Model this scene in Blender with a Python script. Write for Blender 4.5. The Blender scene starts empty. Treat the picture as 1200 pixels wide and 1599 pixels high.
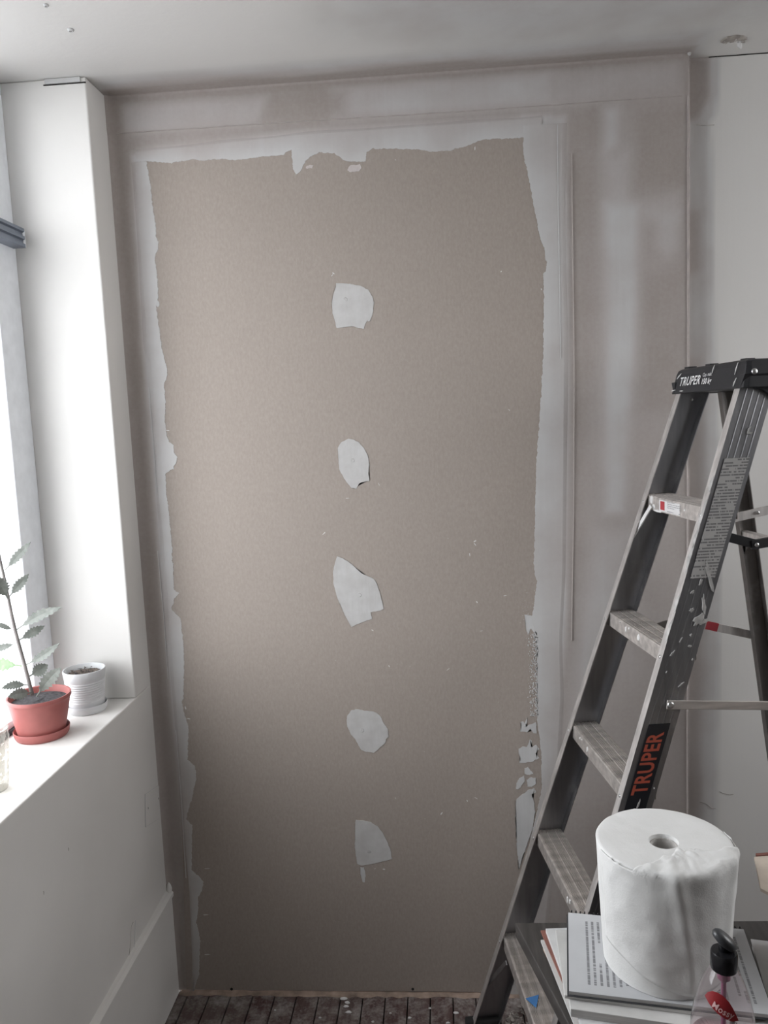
import bpy, bmesh, math, random
import numpy as np
from mathutils import Matrix, Vector, noise as mnoise

random.seed(7)
scene = bpy.context.scene
C = scene.collection

# ---------------------------------------------------------------- camera
cam_d = bpy.data.cameras.new('camera')
cam = bpy.data.objects.new('camera', cam_d)
C.objects.link(cam)
scene.camera = cam
CAM = Vector((0.0, -2.2508, 1.7637))
PITCH, YAW, ROLL = -0.1128, 0.0715, -0.0427
fwd = Vector((-math.sin(YAW) * math.cos(PITCH), math.cos(YAW) * math.cos(PITCH), math.sin(PITCH)))
rgt = Vector((math.cos(YAW), math.sin(YAW), 0))
upv = rgt.cross(fwd)
r2 = math.cos(ROLL) * rgt + math.sin(ROLL) * upv
u2 = -math.sin(ROLL) * rgt + math.cos(ROLL) * upv
cam.matrix_world = Matrix(((r2.x, u2.x, -fwd.x, CAM.x), (r2.y, u2.y, -fwd.y, CAM.y), (r2.z, u2.z, -fwd.z, CAM.z), (0, 0, 0, 1)))
cam_d.sensor_fit = 'VERTICAL'
cam_d.sensor_height = 36.0
cam_d.lens = 36.0 * 1225.2 / 1599.0
cam_d.clip_start = 0.02

# ---------------------------------------------------------------- overcast sky, daylight through the windows, exposure
world = bpy.data.worlds.new('overcast_sky')
scene.world = world
world.use_nodes = True
wn = world.node_tree
wn.nodes.clear()
wo = wn.nodes.new('ShaderNodeOutputWorld')
wb = wn.nodes.new('ShaderNodeBackground')
wb.inputs['Color'].default_value = (0.98, 0.985, 1.0, 1)
wb.inputs['Strength'].default_value = 9.0
wn.links.new(wb.outputs[0], wo.inputs[0])

H = 2.7            # ceiling height
XL = -0.889        # face of the window wall
XR = 0.7014        # right end of the boarded panel
XW = -1.12         # plane of the window frame
YJ = -0.13         # window jamb
ZS = 1.01          # sill
X_ROOM, Y_ROOM = 2.6, -4.4
WIN1_Y = -1.32     # near end of the left window


def portal(name, loc, rot, sx, sy):
    ld = bpy.data.lights.new(name, 'AREA')
    ld.shape = 'RECTANGLE'
    ld.size, ld.size_y = sx, sy
    ld.cycles.is_portal = True
    o = bpy.data.objects.new(name, ld)
    o.location = loc
    o.rotation_euler = rot
    C.objects.link(o)


portal('left_window_portal', (XW - 0.1, (YJ + WIN1_Y) / 2, (ZS + H) / 2), (0, -math.pi / 2, 0), H - ZS, YJ - WIN1_Y)
W2 = (-1.5, -0.15, 1.6, 2.62)       # side window in the right-hand wall: y0 y1 z0 z1
portal('side_window_portal', (X_ROOM + 0.12, (W2[0] + W2[1]) / 2, (W2[2] + W2[3]) / 2), (0, math.pi / 2, 0), W2[3] - W2[2], W2[1] - W2[0])

scene.view_settings.view_transform = 'Standard'
scene.view_settings.look = 'None'
scene.view_settings.gamma = 1.0
scene.view_settings.use_curve_mapping = False
scene.view_settings.exposure = 0.0


# ---------------------------------------------------------------- node helpers
class Mat:
    def __init__(self, name):
        self.m = bpy.data.materials.new(name)
        self.m.use_nodes = True
        self.t = self.m.node_tree
        self.b = self.t.nodes['Principled BSDF']
        self.out = self.t.nodes['Material Output']

    def n(self, typ, **kw):
        nd = self.t.nodes.new(typ)
        for k, v in kw.items():
            if k.startswith('i_'):
                key = k[2:]
                nd.inputs[int(key) if key.isdigit() else key].default_value = v
            else:
                setattr(nd, k, v)
        return nd

    def l(self, a, b):
        self.t.links.new(a, b)

    def coord(self, kind='Object', scale=(1, 1, 1)):
        tc = self.n('ShaderNodeTexCoord')
        mp = self.n('ShaderNodeMapping')
        mp.inputs['Scale'].default_value = scale
        self.l(tc.outputs[kind], mp.inputs[0])
        return mp.outputs[0]

    def noise(self, vec, scale, detail=4, rough=0.55):
        nd = self.n('ShaderNodeTexNoise')
        nd.inputs['Scale'].default_value = scale
        nd.inputs['Detail'].default_value = detail
        nd.inputs['Roughness'].default_value = rough
        self.l(vec, nd.inputs['Vector'])
        return nd.outputs['Fac']

    def ramp(self, fac, stops):
        nd = self.n('ShaderNodeValToRGB')
        cr = nd.color_ramp
        while len(cr.elements) < len(stops):
            cr.elements.new(0.5)
        for e, (p, c) in zip(cr.elements, stops):
            e.position = p
            e.color = (c[0], c[1], c[2], 1) if hasattr(c, '__len__') else (c, c, c, 1)
        self.l(fac, nd.inputs[0])
        return nd.outputs[0]

    def mix(self, fac, a, b):
        nd = self.n('ShaderNodeMix', data_type='RGBA')
        for v, i in ((fac, 0), (a, 6), (b, 7)):
            if hasattr(v, 'is_linked') or hasattr(v, 'links'):
                self.l(v, nd.inputs[i])
            else:
                nd.inputs[i].default_value = v if i == 0 else (v[0], v[1], v[2], 1)
        return nd.outputs[2]

    def math(self, op, a, b=None):
        nd = self.n('ShaderNodeMath', operation=op)
        for v, i in ((a, 0), (b, 1)):
            if v is None:
                continue
            if isinstance(v, (int, float)):
                nd.inputs[i].default_value = v
            else:
                self.l(v, nd.inputs[i])
        return nd.outputs[0]

    def bump(self, h, strength=0.2, dist=0.002):
        nd = self.n('ShaderNodeBump')
        nd.inputs['Strength'].default_value = strength
        nd.inputs['Distance'].default_value = dist
        self.l(h, nd.inputs['Height'])
        self.l(nd.outputs[0], self.b.inputs['Normal'])

    def set(self, rough=None, metal=None, col=None, **kw):
        if rough is not None:
            self.b.inputs['Roughness'].default_value = rough
        if metal is not None:
            self.b.inputs['Metallic'].default_value = metal
        if col is not None:
            self.b.inputs['Base Color'].default_value = (*col, 1)
        for k, v in kw.items():
            self.b.inputs[k].default_value = v
        return self


def plain(name, col, rough=0.5, metal=0.0, var=0.12, scale=30, bump=0.0, stretch=(1, 1, 1)):
    """a base colour with a little procedural variation"""
    m = Mat(name).set(rough, metal)
    v = m.coord('Object', stretch)
    f = m.noise(v, scale)
    a = tuple(c * (1 - var) for c in col)
    b = tuple(min(1, c * (1 + var)) for c in col)
    m.l(m.ramp(f, [(0.3, a), (0.7, b)]), m.b.inputs['Base Color'])
    if bump:
        m.bump(f, bump)
    return m.m


COMPOUND = (0.56, 0.555, 0.55)
TAUPE = (0.35, 0.308, 0.282)
PAINT = (0.725, 0.705, 0.68)

M = {}
# white wall paint
m = Mat('white_wall_paint').set(0.55)
v = m.coord()
f1 = m.noise(v, 2.5, 5); f2 = m.noise(v, 60, 3)
m.l(m.ramp(f1, [(0.3, (0.675, 0.66, 0.635)), (0.7, (0.735, 0.72, 0.695))]), m.b.inputs['Base Color'])
m.bump(m.math('ADD', m.math('MULTIPLY', f1, 3.0), f2), 0.12, 0.002)
M['paint'] = m.m


# skimmed surfaces: coverage 0 = old taupe coat, 1 = joint compound, 2 = white paint
def skim_material(name):
    m = Mat(name).set(0.85)
    at = m.n('ShaderNodeAttribute', attribute_name='coverage')
    v = m.coord()
    blot = m.noise(v, 7, 5)
    fine = m.noise(v, 90, 4)
    streak = m.noise(m.coord('Object', (60, 60, 3)), 1.0, 3)
    bare = m.n('ShaderNodeMapRange', i_1=1.1, i_2=1.7, i_3=1.0, i_4=0.08)      # noise fades out under white paint
    m.l(at.outputs['Fac'], bare.inputs[0]); bare = bare.outputs[0]
    c = m.math('ADD', at.outputs['Fac'], m.math('MULTIPLY', bare, m.math('MULTIPLY', m.math('SUBTRACT', blot, 0.5), 0.55)))
    c = m.math('ADD', c, m.math('MULTIPLY', bare, m.math('MULTIPLY', m.math('SUBTRACT', streak, 0.5), 0.2)))
    half = m.math('MULTIPLY', c, 0.5)
    base = m.ramp(half, [(0.0, TAUPE), (0.25, (0.45, 0.415, 0.40)), (0.5, COMPOUND), (0.75, (0.62, 0.61, 0.59)), (1.0, PAINT)])
    pink = m.ramp(m.noise(v, 4.0, 3), [(0.45, 0.0), (0.65, 1.0)])
    base = m.mix(m.math('MULTIPLY', bare, m.math('MULTIPLY', pink, 0.4)), base, (0.40, 0.352, 0.33))
    dust = m.ramp(fine, [(0.35, 0.0), (0.75, 1.0)])
    base2 = m.mix(m.math('MULTIPLY', bare, m.math('MULTIPLY', dust, 0.12)), base, (0.6, 0.58, 0.56))
    m.l(base2, m.b.inputs['Base Color'])
    m.bump(m.math('ADD', m.math('MULTIPLY', streak, 1.5), fine), 0.2, 0.0012)
    return m.m


M['skim'] = skim_material('sanded_skim_coat')

# brown-grey paper face of the plasterboard
m = Mat('plasterboard_paper').set(0.9)
v = m.coord()
f1 = m.noise(v, 3, 4); f2 = m.noise(m.coord('Object', (1, 1, 0.5)), 160, 5, 0.7); f3 = m.noise(v, 420, 2)
c = m.ramp(f2, [(0.28, (0.325, 0.278, 0.242)), (0.72, (0.40, 0.348, 0.31))])
c = m.mix(m.math('MULTIPLY', f1, 0.22), c, (0.40, 0.36, 0.33))
sp = m.ramp(f3, [(0.70, 0.0), (0.78, 1.0)])
c = m.mix(m.math('MULTIPLY', sp, 0.3), c, (0.24, 0.20, 0.175))
m.l(c, m.b.inputs['Base Color'])
m.bump(f2, 0.1, 0.0008)
M['board'] = m.m

# fresh joint compound
m = Mat('joint_compound').set(0.75)
v = m.coord()
f1 = m.noise(v, 9, 4); f2 = m.noise(m.coord('Object', (70, 70, 4)), 1, 4)
c = m.ramp(f1, [(0.3, (0.53, 0.528, 0.525)), (0.7, (0.62, 0.618, 0.615))])
c = m.mix(m.math('MULTIPLY', m.ramp(f2, [(0.5, 0.0), (0.8, 1.0)]), 0.25), c, (0.45, 0.43, 0.415))
m.l(c, m.b.inputs['Base Color'])
m.bump(m.math('ADD', f2, f1), 0.25, 0.002)
M['compound'] = m.m
m = Mat('dried_plaster').set(0.8)
v = m.coord()
c = m.ramp(m.noise(v, 40, 5), [(0.3, (0.6, 0.59, 0.58)), (0.7, (0.74, 0.73, 0.72))])
m.l(c, m.b.inputs['Base Color']); m.bump(m.noise(v, 200, 3), 0.3, 0.001)
M['plaster'] = m.m
m = Mat('thin_patch_compound').set(0.75)
v = m.coord()
f2 = m.noise(m.coord('Object', (120, 120, 9)), 1, 4)
c = m.ramp(m.noise(v, 25, 5), [(0.3, (0.50, 0.49, 0.48)), (0.7, (0.60, 0.595, 0.59))])
c = m.mix(m.math('MULTIPLY', f2, 0.35), c, (0.46, 0.435, 0.41))
m.l(c, m.b.inputs['Base Color']); m.bump(f2, 0.3, 0.0015)
M['patch'] = m.m
M['pinkcoat'] = plain('pinkish_filler', (0.42, 0.375, 0.355), 0.85)
M['pinkplaster'] = plain('pink_smear', (0.58, 0.53, 0.515), 0.8)

# floor boards under plaster dust
m = Mat('dusty_floorboard').set(0.7)
oi = m.n('ShaderNodeObjectInfo')
v = m.coord('Object', (14, 1.2, 14))
g = m.noise(v, 2.2, 6, 0.65)
c = m.ramp(g, [(0.3, (0.035, 0.02, 0.018)), (0.55, (0.09, 0.055, 0.048)), (0.75, (0.17, 0.13, 0.115))])
tint = m.ramp(oi.outputs['Random'], [(0.0, (0.07, 0.03, 0.03)), (1.0, (0.13, 0.11, 0.10))])
c = m.mix(0.4, c, tint)
geo = m.n('ShaderNodeNewGeometry')
mp = m.n('ShaderNodeMapping'); m.l(geo.outputs['Position'], mp.inputs[0])
d1 = m.noise(mp.outputs[0], 16, 7, 0.7); d2 = m.noise(mp.outputs[0], 120, 3)
dm = m.ramp(m.math('ADD', m.math('MULTIPLY', d1, 0.8), m.math('MULTIPLY', d2, 0.25)), [(0.47, 0.0), (0.68, 1.0)])
c = m.mix(m.math('MULTIPLY', dm, 0.75), c, (0.36, 0.34, 0.32))
m.l(c, m.b.inputs['Base Color']); m.bump(m.math('ADD', g, d2), 0.4, 0.002)
M['plank'] = m.m
M['ledge'] = plain('dusty_bottom_ledge', (0.30, 0.225, 0.18), 0.85, var=0.35, scale=25)
M['darkgap'] = plain('dark_gap', (0.02, 0.018, 0.016), 0.9)


def alu(name, col, rough, stretch, var=0.18):
    m = Mat(name).set(rough, 1.0)
    v = m.coord('Object', stretch)
    f = m.noise(v, 1.0, 5)
    a = tuple(c * (1 - var) for c in col); b = tuple(min(1, c * (1 + var)) for c in col)
    c = m.ramp(f, [(0.3, a), (0.7, b)])
    d = m.noise(m.coord(), 14, 6, 0.7)
    dm = m.ramp(d, [(0.55, 0.0), (0.75, 1.0)])
    c = m.mix(m.math('MULTIPLY', dm, 0.4), c, (0.5, 0.48, 0.46))
    m.l(c, m.b.inputs['Base Color'])
    met = m.math('SUBTRACT', 1.0, m.math('MULTIPLY', dm, 0.35))
    m.l(met, m.b.inputs['Metallic'])
    m.bump(f, 0.1, 0.0006)
    return m.m


M['alu'] = alu('brushed_aluminium', (0.31, 0.31, 0.32), 0.42, (40, 40, 3))
M['alu_dark'] = alu('dulled_aluminium', (0.27, 0.255, 0.245), 0.5, (40, 40, 3))
M['alu_step'] = alu('plaster_dusted_aluminium_tread', (0.62, 0.585, 0.56), 0.6, (8, 60, 60), 0.2)
M['alu_edge'] = alu('highlit_aluminium', (0.60, 0.575, 0.56), 0.6, (60, 60, 8), 0.2)  # lighter copy for the front flanges: their highlight is put into the colour
M['greyplaster'] = plain('grey_dried_plaster', (0.42, 0.41, 0.40), 0.85, var=0.25, scale=60)
M['steel'] = plain('zinc_plated_steel', (0.6, 0.6, 0.6), 0.35, 1.0, 0.1)
m = Mat('black_abs_plastic').set(0.45)
v = m.coord()
sc_ = m.ramp(m.noise(m.coord('Object', (20, 60, 90)), 2.0, 6, 0.7), [(0.66, 0.0), (0.74, 1.0)])
c = m.mix(m.math('MULTIPLY', sc_, 0.4), (0.018, 0.018, 0.021), (0.3, 0.29, 0.28))
m.l(c, m.b.inputs['Base Color'])
M['black'] = m.m
M['blackshiny'] = plain('glossy_black_plastic', (0.012, 0.012, 0.014), 0.22)
M['greyblack'] = plain('charcoal_plastic', (0.05, 0.052, 0.056), 0.35)
M['rubber'] = plain('black_rubber', (0.02, 0.02, 0.02), 0.8)
M['white_print'] = plain('white_print', (0.72, 0.72, 0.72), 0.5)
M['red_print'] = plain('orange_red_print', (0.42, 0.085, 0.05), 0.5)
M['sticker_black'] = plain('black_vinyl', (0.013, 0.014, 0.018), 0.35)
M['yellow_print'] = plain('faded_yellow_print', (0.45, 0.42, 0.28), 0.5)
M['red_ink'] = plain('red_ink', (0.4, 0.04, 0.05), 0.6)
M['red_tape'] = plain('red_tape', (0.30, 0.03, 0.04), 0.5)
M['blue_tape'] = plain('blue_masking_tape', (0.05, 0.17, 0.40), 0.7)


def printed(name, paper, ink, pitch, across, along, x0, x1, y0, y1, word=55, lines=0.5, gaps=3.0):
    """paper with rows of small print; rows follow one object axis, words break them up"""
    m = Mat(name).set(0.65)
    tc = m.n('ShaderNodeTexCoord')
    sx = m.n('ShaderNodeSeparateXYZ')
    m.l(tc.outputs['Object'], sx.inputs[0])
    A = sx.outputs[across]; B = sx.outputs[along]
    row = m.math('DIVIDE', A, pitch)
    fr = m.math('FRACT', row)
    on = m.math('LESS_THAN', fr, lines)
    ri = m.math('FLOOR', row)
    cmb = m.n('ShaderNodeCombineXYZ')
    m.l(m.math('MULTIPLY', B, word * 4), cmb.inputs[0]); m.l(m.math('MULTIPLY', ri, 7.31), cmb.inputs[1])
    wn_ = m.noise(cmb.outputs[0], 1.0, 2)
    on = m.math('MULTIPLY', on, m.math('GREATER_THAN', wn_, 0.42))
    cm2 = m.n('ShaderNodeCombineXYZ')
    m.l(m.math('MULTIPLY', ri, 0.37), cm2.inputs[0]); m.l(m.math('MULTIPLY', B, gaps), cm2.inputs[1])
    on = m.math('MULTIPLY', on, m.math('GREATER_THAN', m.noise(cm2.outputs[0], 1.0, 1), 0.43))
    for s, lo, hi in ((A, x0, x1), (B, y0, y1)):
        on = m.math('MULTIPLY', on, m.math('GREATER_THAN', s, lo))
        on = m.math('MULTIPLY', on, m.math('LESS_THAN', s, hi))
    pv = m.ramp(m.noise(m.coord(), 20, 4), [(0.3, tuple(c * 0.94 for c in paper)), (0.7, paper)])
    m.l(m.mix(m.math('MULTIPLY', on, 0.75), pv, ink), m.b.inputs['Base Color'])
    return m.m


M['paper'] = plain('white_paper', (0.62, 0.62, 0.62), 0.75, var=0.05)
M['paper_edge'] = plain('stacked_paper_edges', (0.55, 0.545, 0.53), 0.8, var=0.12, stretch=(1, 1, 60), scale=12)
M['manila'] = plain('tan_card', (0.50, 0.36, 0.27), 0.8, var=0.1)
M['redbrown'] = plain('red_brown_card', (0.22, 0.09, 0.07), 0.8)
m = Mat('tissue_paper').set(0.9)
v = m.coord()
f1 = m.noise(v, 14, 5); f2 = m.noise(v, 400, 2)
m.l(m.ramp(f1, [(0.3, (0.70, 0.70, 0.685)), (0.7, (0.76, 0.76, 0.75))]), m.b.inputs['Base Color'])
m.bump(m.math('ADD', m.math('MULTIPLY', f1, 2.5), m.math('MULTIPLY', f2, 0.3)), 0.3, 0.004)
M['tissue'] = m.m
M['cardcore'] = plain('grey_cardboard', (0.50, 0.48, 0.46), 0.85, var=0.2, scale=60)

# dark wood-grain desk
m = Mat('charcoal_wood_grain').set(0.5)
v = m.coord('Object', (40, 2.5, 20))
g = m.noise(v, 2.0, 6, 0.65)
m.l(m.ramp(g, [(0.3, (0.028, 0.025, 0.023)), (0.55, (0.055, 0.05, 0.047)), (0.75, (0.095, 0.088, 0.082))]), m.b.inputs['Base Color'])
m.bump(g, 0.1, 0.0008)
M['desk'] = m.m
M['carton'] = plain('brown_carton', (0.36, 0.25, 0.16), 0.85)
M['cream'] = plain('cream_card', (0.60, 0.52, 0.44), 0.7)
M['brownink'] = plain('dark_brown_ink', (0.03, 0.02, 0.018), 0.7)
M['terracotta'] = plain('dusty_pink_terracotta_plastic', (0.34, 0.105, 0.095), 0.5, var=0.06)
M['whitepot'] = plain('white_pot_plastic', (0.64, 0.65, 0.66), 0.45, var=0.04)
M['soil'] = plain('dark_soil', (0.045, 0.042, 0.045), 0.95, var=0.6, scale=120, bump=0.6)
M['drysoil'] = plain('dry_bark_soil', (0.13, 0.105, 0.09), 0.95, var=0.6, scale=120)
m = Mat('grey_green_leaf').set(0.55)
v = m.coord('Object')
m.l(m.ramp(m.noise(v, 60, 4), [(0.3, (0.15, 0.165, 0.145)), (0.7, (0.24, 0.255, 0.23))]), m.b.inputs['Base Color'])  # greyed green: veiling glare from the window is put into the colour
m.b.inputs['Subsurface Weight'].default_value = 0.0
M['leaf'] = m.m
m = Mat('fresh_green_leaf').set(0.5)
m.l(m.ramp(m.noise(m.coord(), 60, 4), [(0.3, (0.22, 0.34, 0.18)), (0.7, (0.32, 0.45, 0.26))]), m.b.inputs['Base Color'])
M['leafgreen'] = m.m
M['stem'] = plain('grey_stem', (0.22, 0.20, 0.19), 0.7, var=0.2)
M['frame'] = plain('pale_blue_grey_window_frame', (0.82, 0.84, 0.87), 0.4, var=0.05)
M['bar'] = plain('blue_grey_aluminium_bar', (0.20, 0.225, 0.27), 0.4, 0.3, var=0.08)
M['gasket'] = plain('dark_gasket', (0.02, 0.02, 0.025), 0.6)
M['ground'] = plain('pale_concrete_ground', (0.4, 0.4, 0.4), 0.9, scale=2)
M['roomwall'] = plain('room_wall_paint', (0.28, 0.27, 0.26), 0.7, var=0.04, scale=3)


def clear(name, tint, refl_ior=1.45, rough=0.02, opacity=0.0, body=(0.8, 0.8, 0.8)):
    """thin clear sheet: transmits straight through and reflects by Fresnel"""
    m = Mat(name)
    t = m.t
    t.nodes.remove(m.b)
    tr = m.n('ShaderNodeBsdfTransparent'); tr.inputs[0].default_value = (*tint, 1)
    gl = m.n('ShaderNodeBsdfGlossy'); gl.inputs['Roughness'].default_value = rough
    lw = m.n('ShaderNodeLayerWeight'); lw.inputs[0].default_value = 0.5
    r0 = ((refl_ior - 1) / (refl_ior + 1)) ** 2
    frs = m.math('ADD', r0, m.math('MULTIPLY', 1 - r0, m.math('POWER', lw.outputs['Facing'], 5.0)))
    mx = m.n('ShaderNodeMixShader')
    base = tr.outputs[0]
    if opacity:
        df = m.n('ShaderNodeBsdfDiffuse'); df.inputs[0].default_value = (*body, 1)
        m2 = m.n('ShaderNodeMixShader'); m2.inputs[0].default_value = opacity
        m.l(tr.outputs[0], m2.inputs[1]); m.l(df.outputs[0], m2.inputs[2]); base = m2.outputs[0]
    m.l(frs, mx.inputs[0]); m.l(base, mx.inputs[1]); m.l(gl.outputs[0], mx.inputs[2])
    m.l(mx.outputs[0], m.out.inputs[0])
    return m.m


M['glass'] = clear('window_glass', (0.96, 0.97, 0.98))
M['petplastic'] = clear('clear_bottle_plastic', (0.90, 0.87, 0.88), 1.5, 0.05, 0.10, (0.75, 0.68, 0.68))
M['cutglass'] = clear('cut_glass', (0.90, 0.89, 0.86), 1.6, 0.03, 0.15)
M['pinkliquid'] = plain('magenta_pump_tube', (0.30, 0.07, 0.17), 0.35)
M['pinkclear'] = clear('pale_pink_soap', (0.93, 0.78, 0.80), 1.33, 0.02, 0.1, (0.7, 0.4, 0.45))
M['redlabel'] = plain('dark_red_label', (0.26, 0.013, 0.018), 0.4)
M['pink_print'] = plain('pale_pink_print', (0.65, 0.42, 0.42), 0.5)
M['chip'] = plain('plaster_chip', (0.36, 0.33, 0.30), 0.9, var=0.4, scale=40)


# ---------------------------------------------------------------- mesh helpers
def link(name, me, mat=None, parent=None):
    if mat is not None:
        me.materials.append(mat if not isinstance(mat, str) else M[mat])
    o = bpy.data.objects.new(name, me)
    C.objects.link(o)
    if parent is not None:
        o.parent = parent
    return o


def mesh(name, verts, faces, mat=None, parent=None, smooth=False, fixn=True):
    me = bpy.data.meshes.new(name)
    me.from_pydata([tuple(v) for v in verts], [], faces)
    if fixn:
        bm = bmesh.new(); bm.from_mesh(me)
        bmesh.ops.recalc_face_normals(bm, faces=bm.faces)
        bm.to_mesh(me); bm.free()
    if smooth:
        me.polygons.foreach_set('use_smooth', [True] * len(me.polygons))
    return link(name, me, mat, parent)


class MB:
    """collects shapes of ONE part"""
    def __init__(self):
        self.v, self.f = [], []

    def add(self, vs, fs):
        o = len(self.v)
        self.v += [tuple(p) for p in vs]
        self.f += [tuple(i + o for i in f) for f in fs]
        return self

    def box(self, a, b):
        x0, y0, z0 = a; x1, y1, z1 = b
        return self.add([(x0, y0, z0), (x1, y0, z0), (x1, y1, z0), (x0, y1, z0), (x0, y0, z1), (x1, y0, z1), (x1, y1, z1), (x0, y1, z1)],
                        [(0, 3, 2, 1), (4, 5, 6, 7), (0, 1, 5, 4), (1, 2, 6, 5), (2, 3, 7, 6), (3, 0, 4, 7)])

    def loft(self, rings, caps=True, closed=True):
        n = len(rings[0]); o = len(self.v)
        for r in rings:
            self.v += [tuple(p) for p in r]
        for i in range(len(rings) - 1):
            for j in range(n if closed else n - 1):
                k = (j + 1) % n
                self.f.append((o + i * n + j, o + i * n + k, o + (i + 1) * n + k, o + (i + 1) * n + j))
        if caps and closed:
            self.f.append(tuple(o + j for j in reversed(range(n))))
            self.f.append(tuple(o + (len(rings) - 1) * n + j for j in range(n)))
        return self

    def tube(self, path, rad, n=8):
        path = [Vector(p) for p in path]
        rads = rad if hasattr(rad, '__len__') else [rad] * len(path)
        rings = []
        ref = Vector((0.31, 0.57, 0.76))
        for i, p in enumerate(path):
            t = (path[min(i + 1, len(path) - 1)] - path[max(i - 1, 0)]).normalized()
            a = t.cross(ref)
            if a.length < 1e-3:
                a = t.cross(Vector((1, 0, 0)))
            a.normalize(); b = t.cross(a)
            rings.append([p + rads[i] * (math.cos(2 * math.pi * k / n) * a + math.sin(2 * math.pi * k / n) * b) for k in range(n)])
        return self.loft(rings)

    def lathe(self, prof, n=48, c=(0, 0, 0), caps=True):
        rings = [[(c[0] + r * math.cos(2 * math.pi * k / n), c[1] + r * math.sin(2 * math.pi * k / n), c[2] + z) for k in range(n)] for r, z in prof]
        return self.loft(rings, caps)

    def build(self, name, mat, parent=None, smooth=False, bevel=0.0, auto=None):
        o = mesh(name, self.v, self.f, mat, parent, smooth)
        if auto is not None:
            bm = bmesh.new(); bm.from_mesh(o.data)
            for e in bm.edges:
                if len(e.link_faces) == 2 and e.calc_face_angle(0) > auto:
                    e.smooth = False
            for f in bm.faces:
                f.smooth = True
            bm.to_mesh(o.data); bm.free()
        if bevel:
            md = o.modifiers.new('edge', 'BEVEL'); md.width = bevel; md.segments = 2; md.limit_method = 'ANGLE'
        return o


def empty(name, loc=(0, 0, 0), rz=0.0):
    o = bpy.data.objects.new(name, None)
    o.empty_display_size = 0.05
    o.location = loc
    o.rotation_euler = (0, 0, rz)
    C.objects.link(o)
    return o


def tag(o, label, cat=None, group=None, kind=None):
    o['label'] = label
    if cat: o['category'] = cat
    if group: o['group'] = group
    if kind: o['kind'] = kind
    return o


def text_mesh(name, body, size, mat, parent, origin, ax, ay, squeeze=1.0, shear=0.0, thick=0.0003, weight=0.0, wrap=None):
    """lettering as a thin raised mesh: origin = centre of the words, ax / ay = reading and up directions"""
    cu = bpy.data.curves.new('lettering', 'FONT')
    cu.body = body; cu.size = size; cu.align_x = 'CENTER'; cu.align_y = 'CENTER'
    cu.space_character = 1.06; cu.shear = shear; cu.offset = weight; cu.resolution_u = 3
    tmp = bpy.data.objects.new('lettering', cu)
    C.objects.link(tmp)
    dg = bpy.context.evaluated_depsgraph_get()
    dg.update()
    me0 = bpy.data.meshes.new_from_object(tmp.evaluated_get(dg))
    vs = [v.co.copy() for v in me0.vertices]; fs = [tuple(p.vertices) for p in me0.polygons]
    bpy.data.objects.remove(tmp); bpy.data.meshes.remove(me0); bpy.data.curves.remove(cu)
    ax = Vector(ax).normalized(); ay = Vector(ay).normalized(); nz = ax.cross(ay)
    out = []
    for v in vs:
        if wrap:
            out.append(wrap(v.x * squeeze, v.y, thick))
        else:
            out.append(Vector(origin) + ax * v.x * squeeze + ay * v.y + nz * thick)
    return mesh(name, out, fs, mat, parent, fixn=False)


def resample(path, step, jit=0.0, rng=random):
    out = []
    for a, b in zip(path[:-1], path[1:]):
        d = math.dist(a, b); n = max(1, int(d / step))
        for i in range(n):
            t = i / n
            out.append((a[0] + (b[0] - a[0]) * t + rng.uniform(-jit, jit), a[1] + (b[1] - a[1]) * t + rng.uniform(-jit, jit)))
    out.append(path[-1])
    return out


def sdf(px, pz, poly):
    """signed distance (negative inside) of points to a polygon"""
    P = np.array(poly); Q = np.roll(P, -1, 0)
    d = np.full(px.shape, 1e9); ins = np.zeros(px.shape, bool)
    for (ax, az), (bx, bz) in zip(P, Q):
        ex, ez = bx - ax, bz - az
        t = np.clip(((px - ax) * ex + (pz - az) * ez) / max(ex * ex + ez * ez, 1e-12), 0, 1)
        d = np.minimum(d, np.hypot(px - ax - t * ex, pz - az - t * ez))
        c = ((az <= pz) & (bz > pz)) | ((bz <= pz) & (az > pz))
        with np.errstate(divide='ignore', invalid='ignore'):
            xi = ax + (pz - az) / np.where(bz == az, 1e-12, bz - az) * ex
        ins ^= c & (px < xi)
    return np.where(ins, -d, d)


def cover(base, px, pz, regions):
    c = np.full(px.shape, float(base))
    for val, soft, poly in regions:
        s = np.clip(0.5 - sdf(px, pz, poly) / soft, 0, 1)
        s = s * s * (3 - 2 * s)
        c = c * (1 - s) + val * s
    return c


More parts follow.
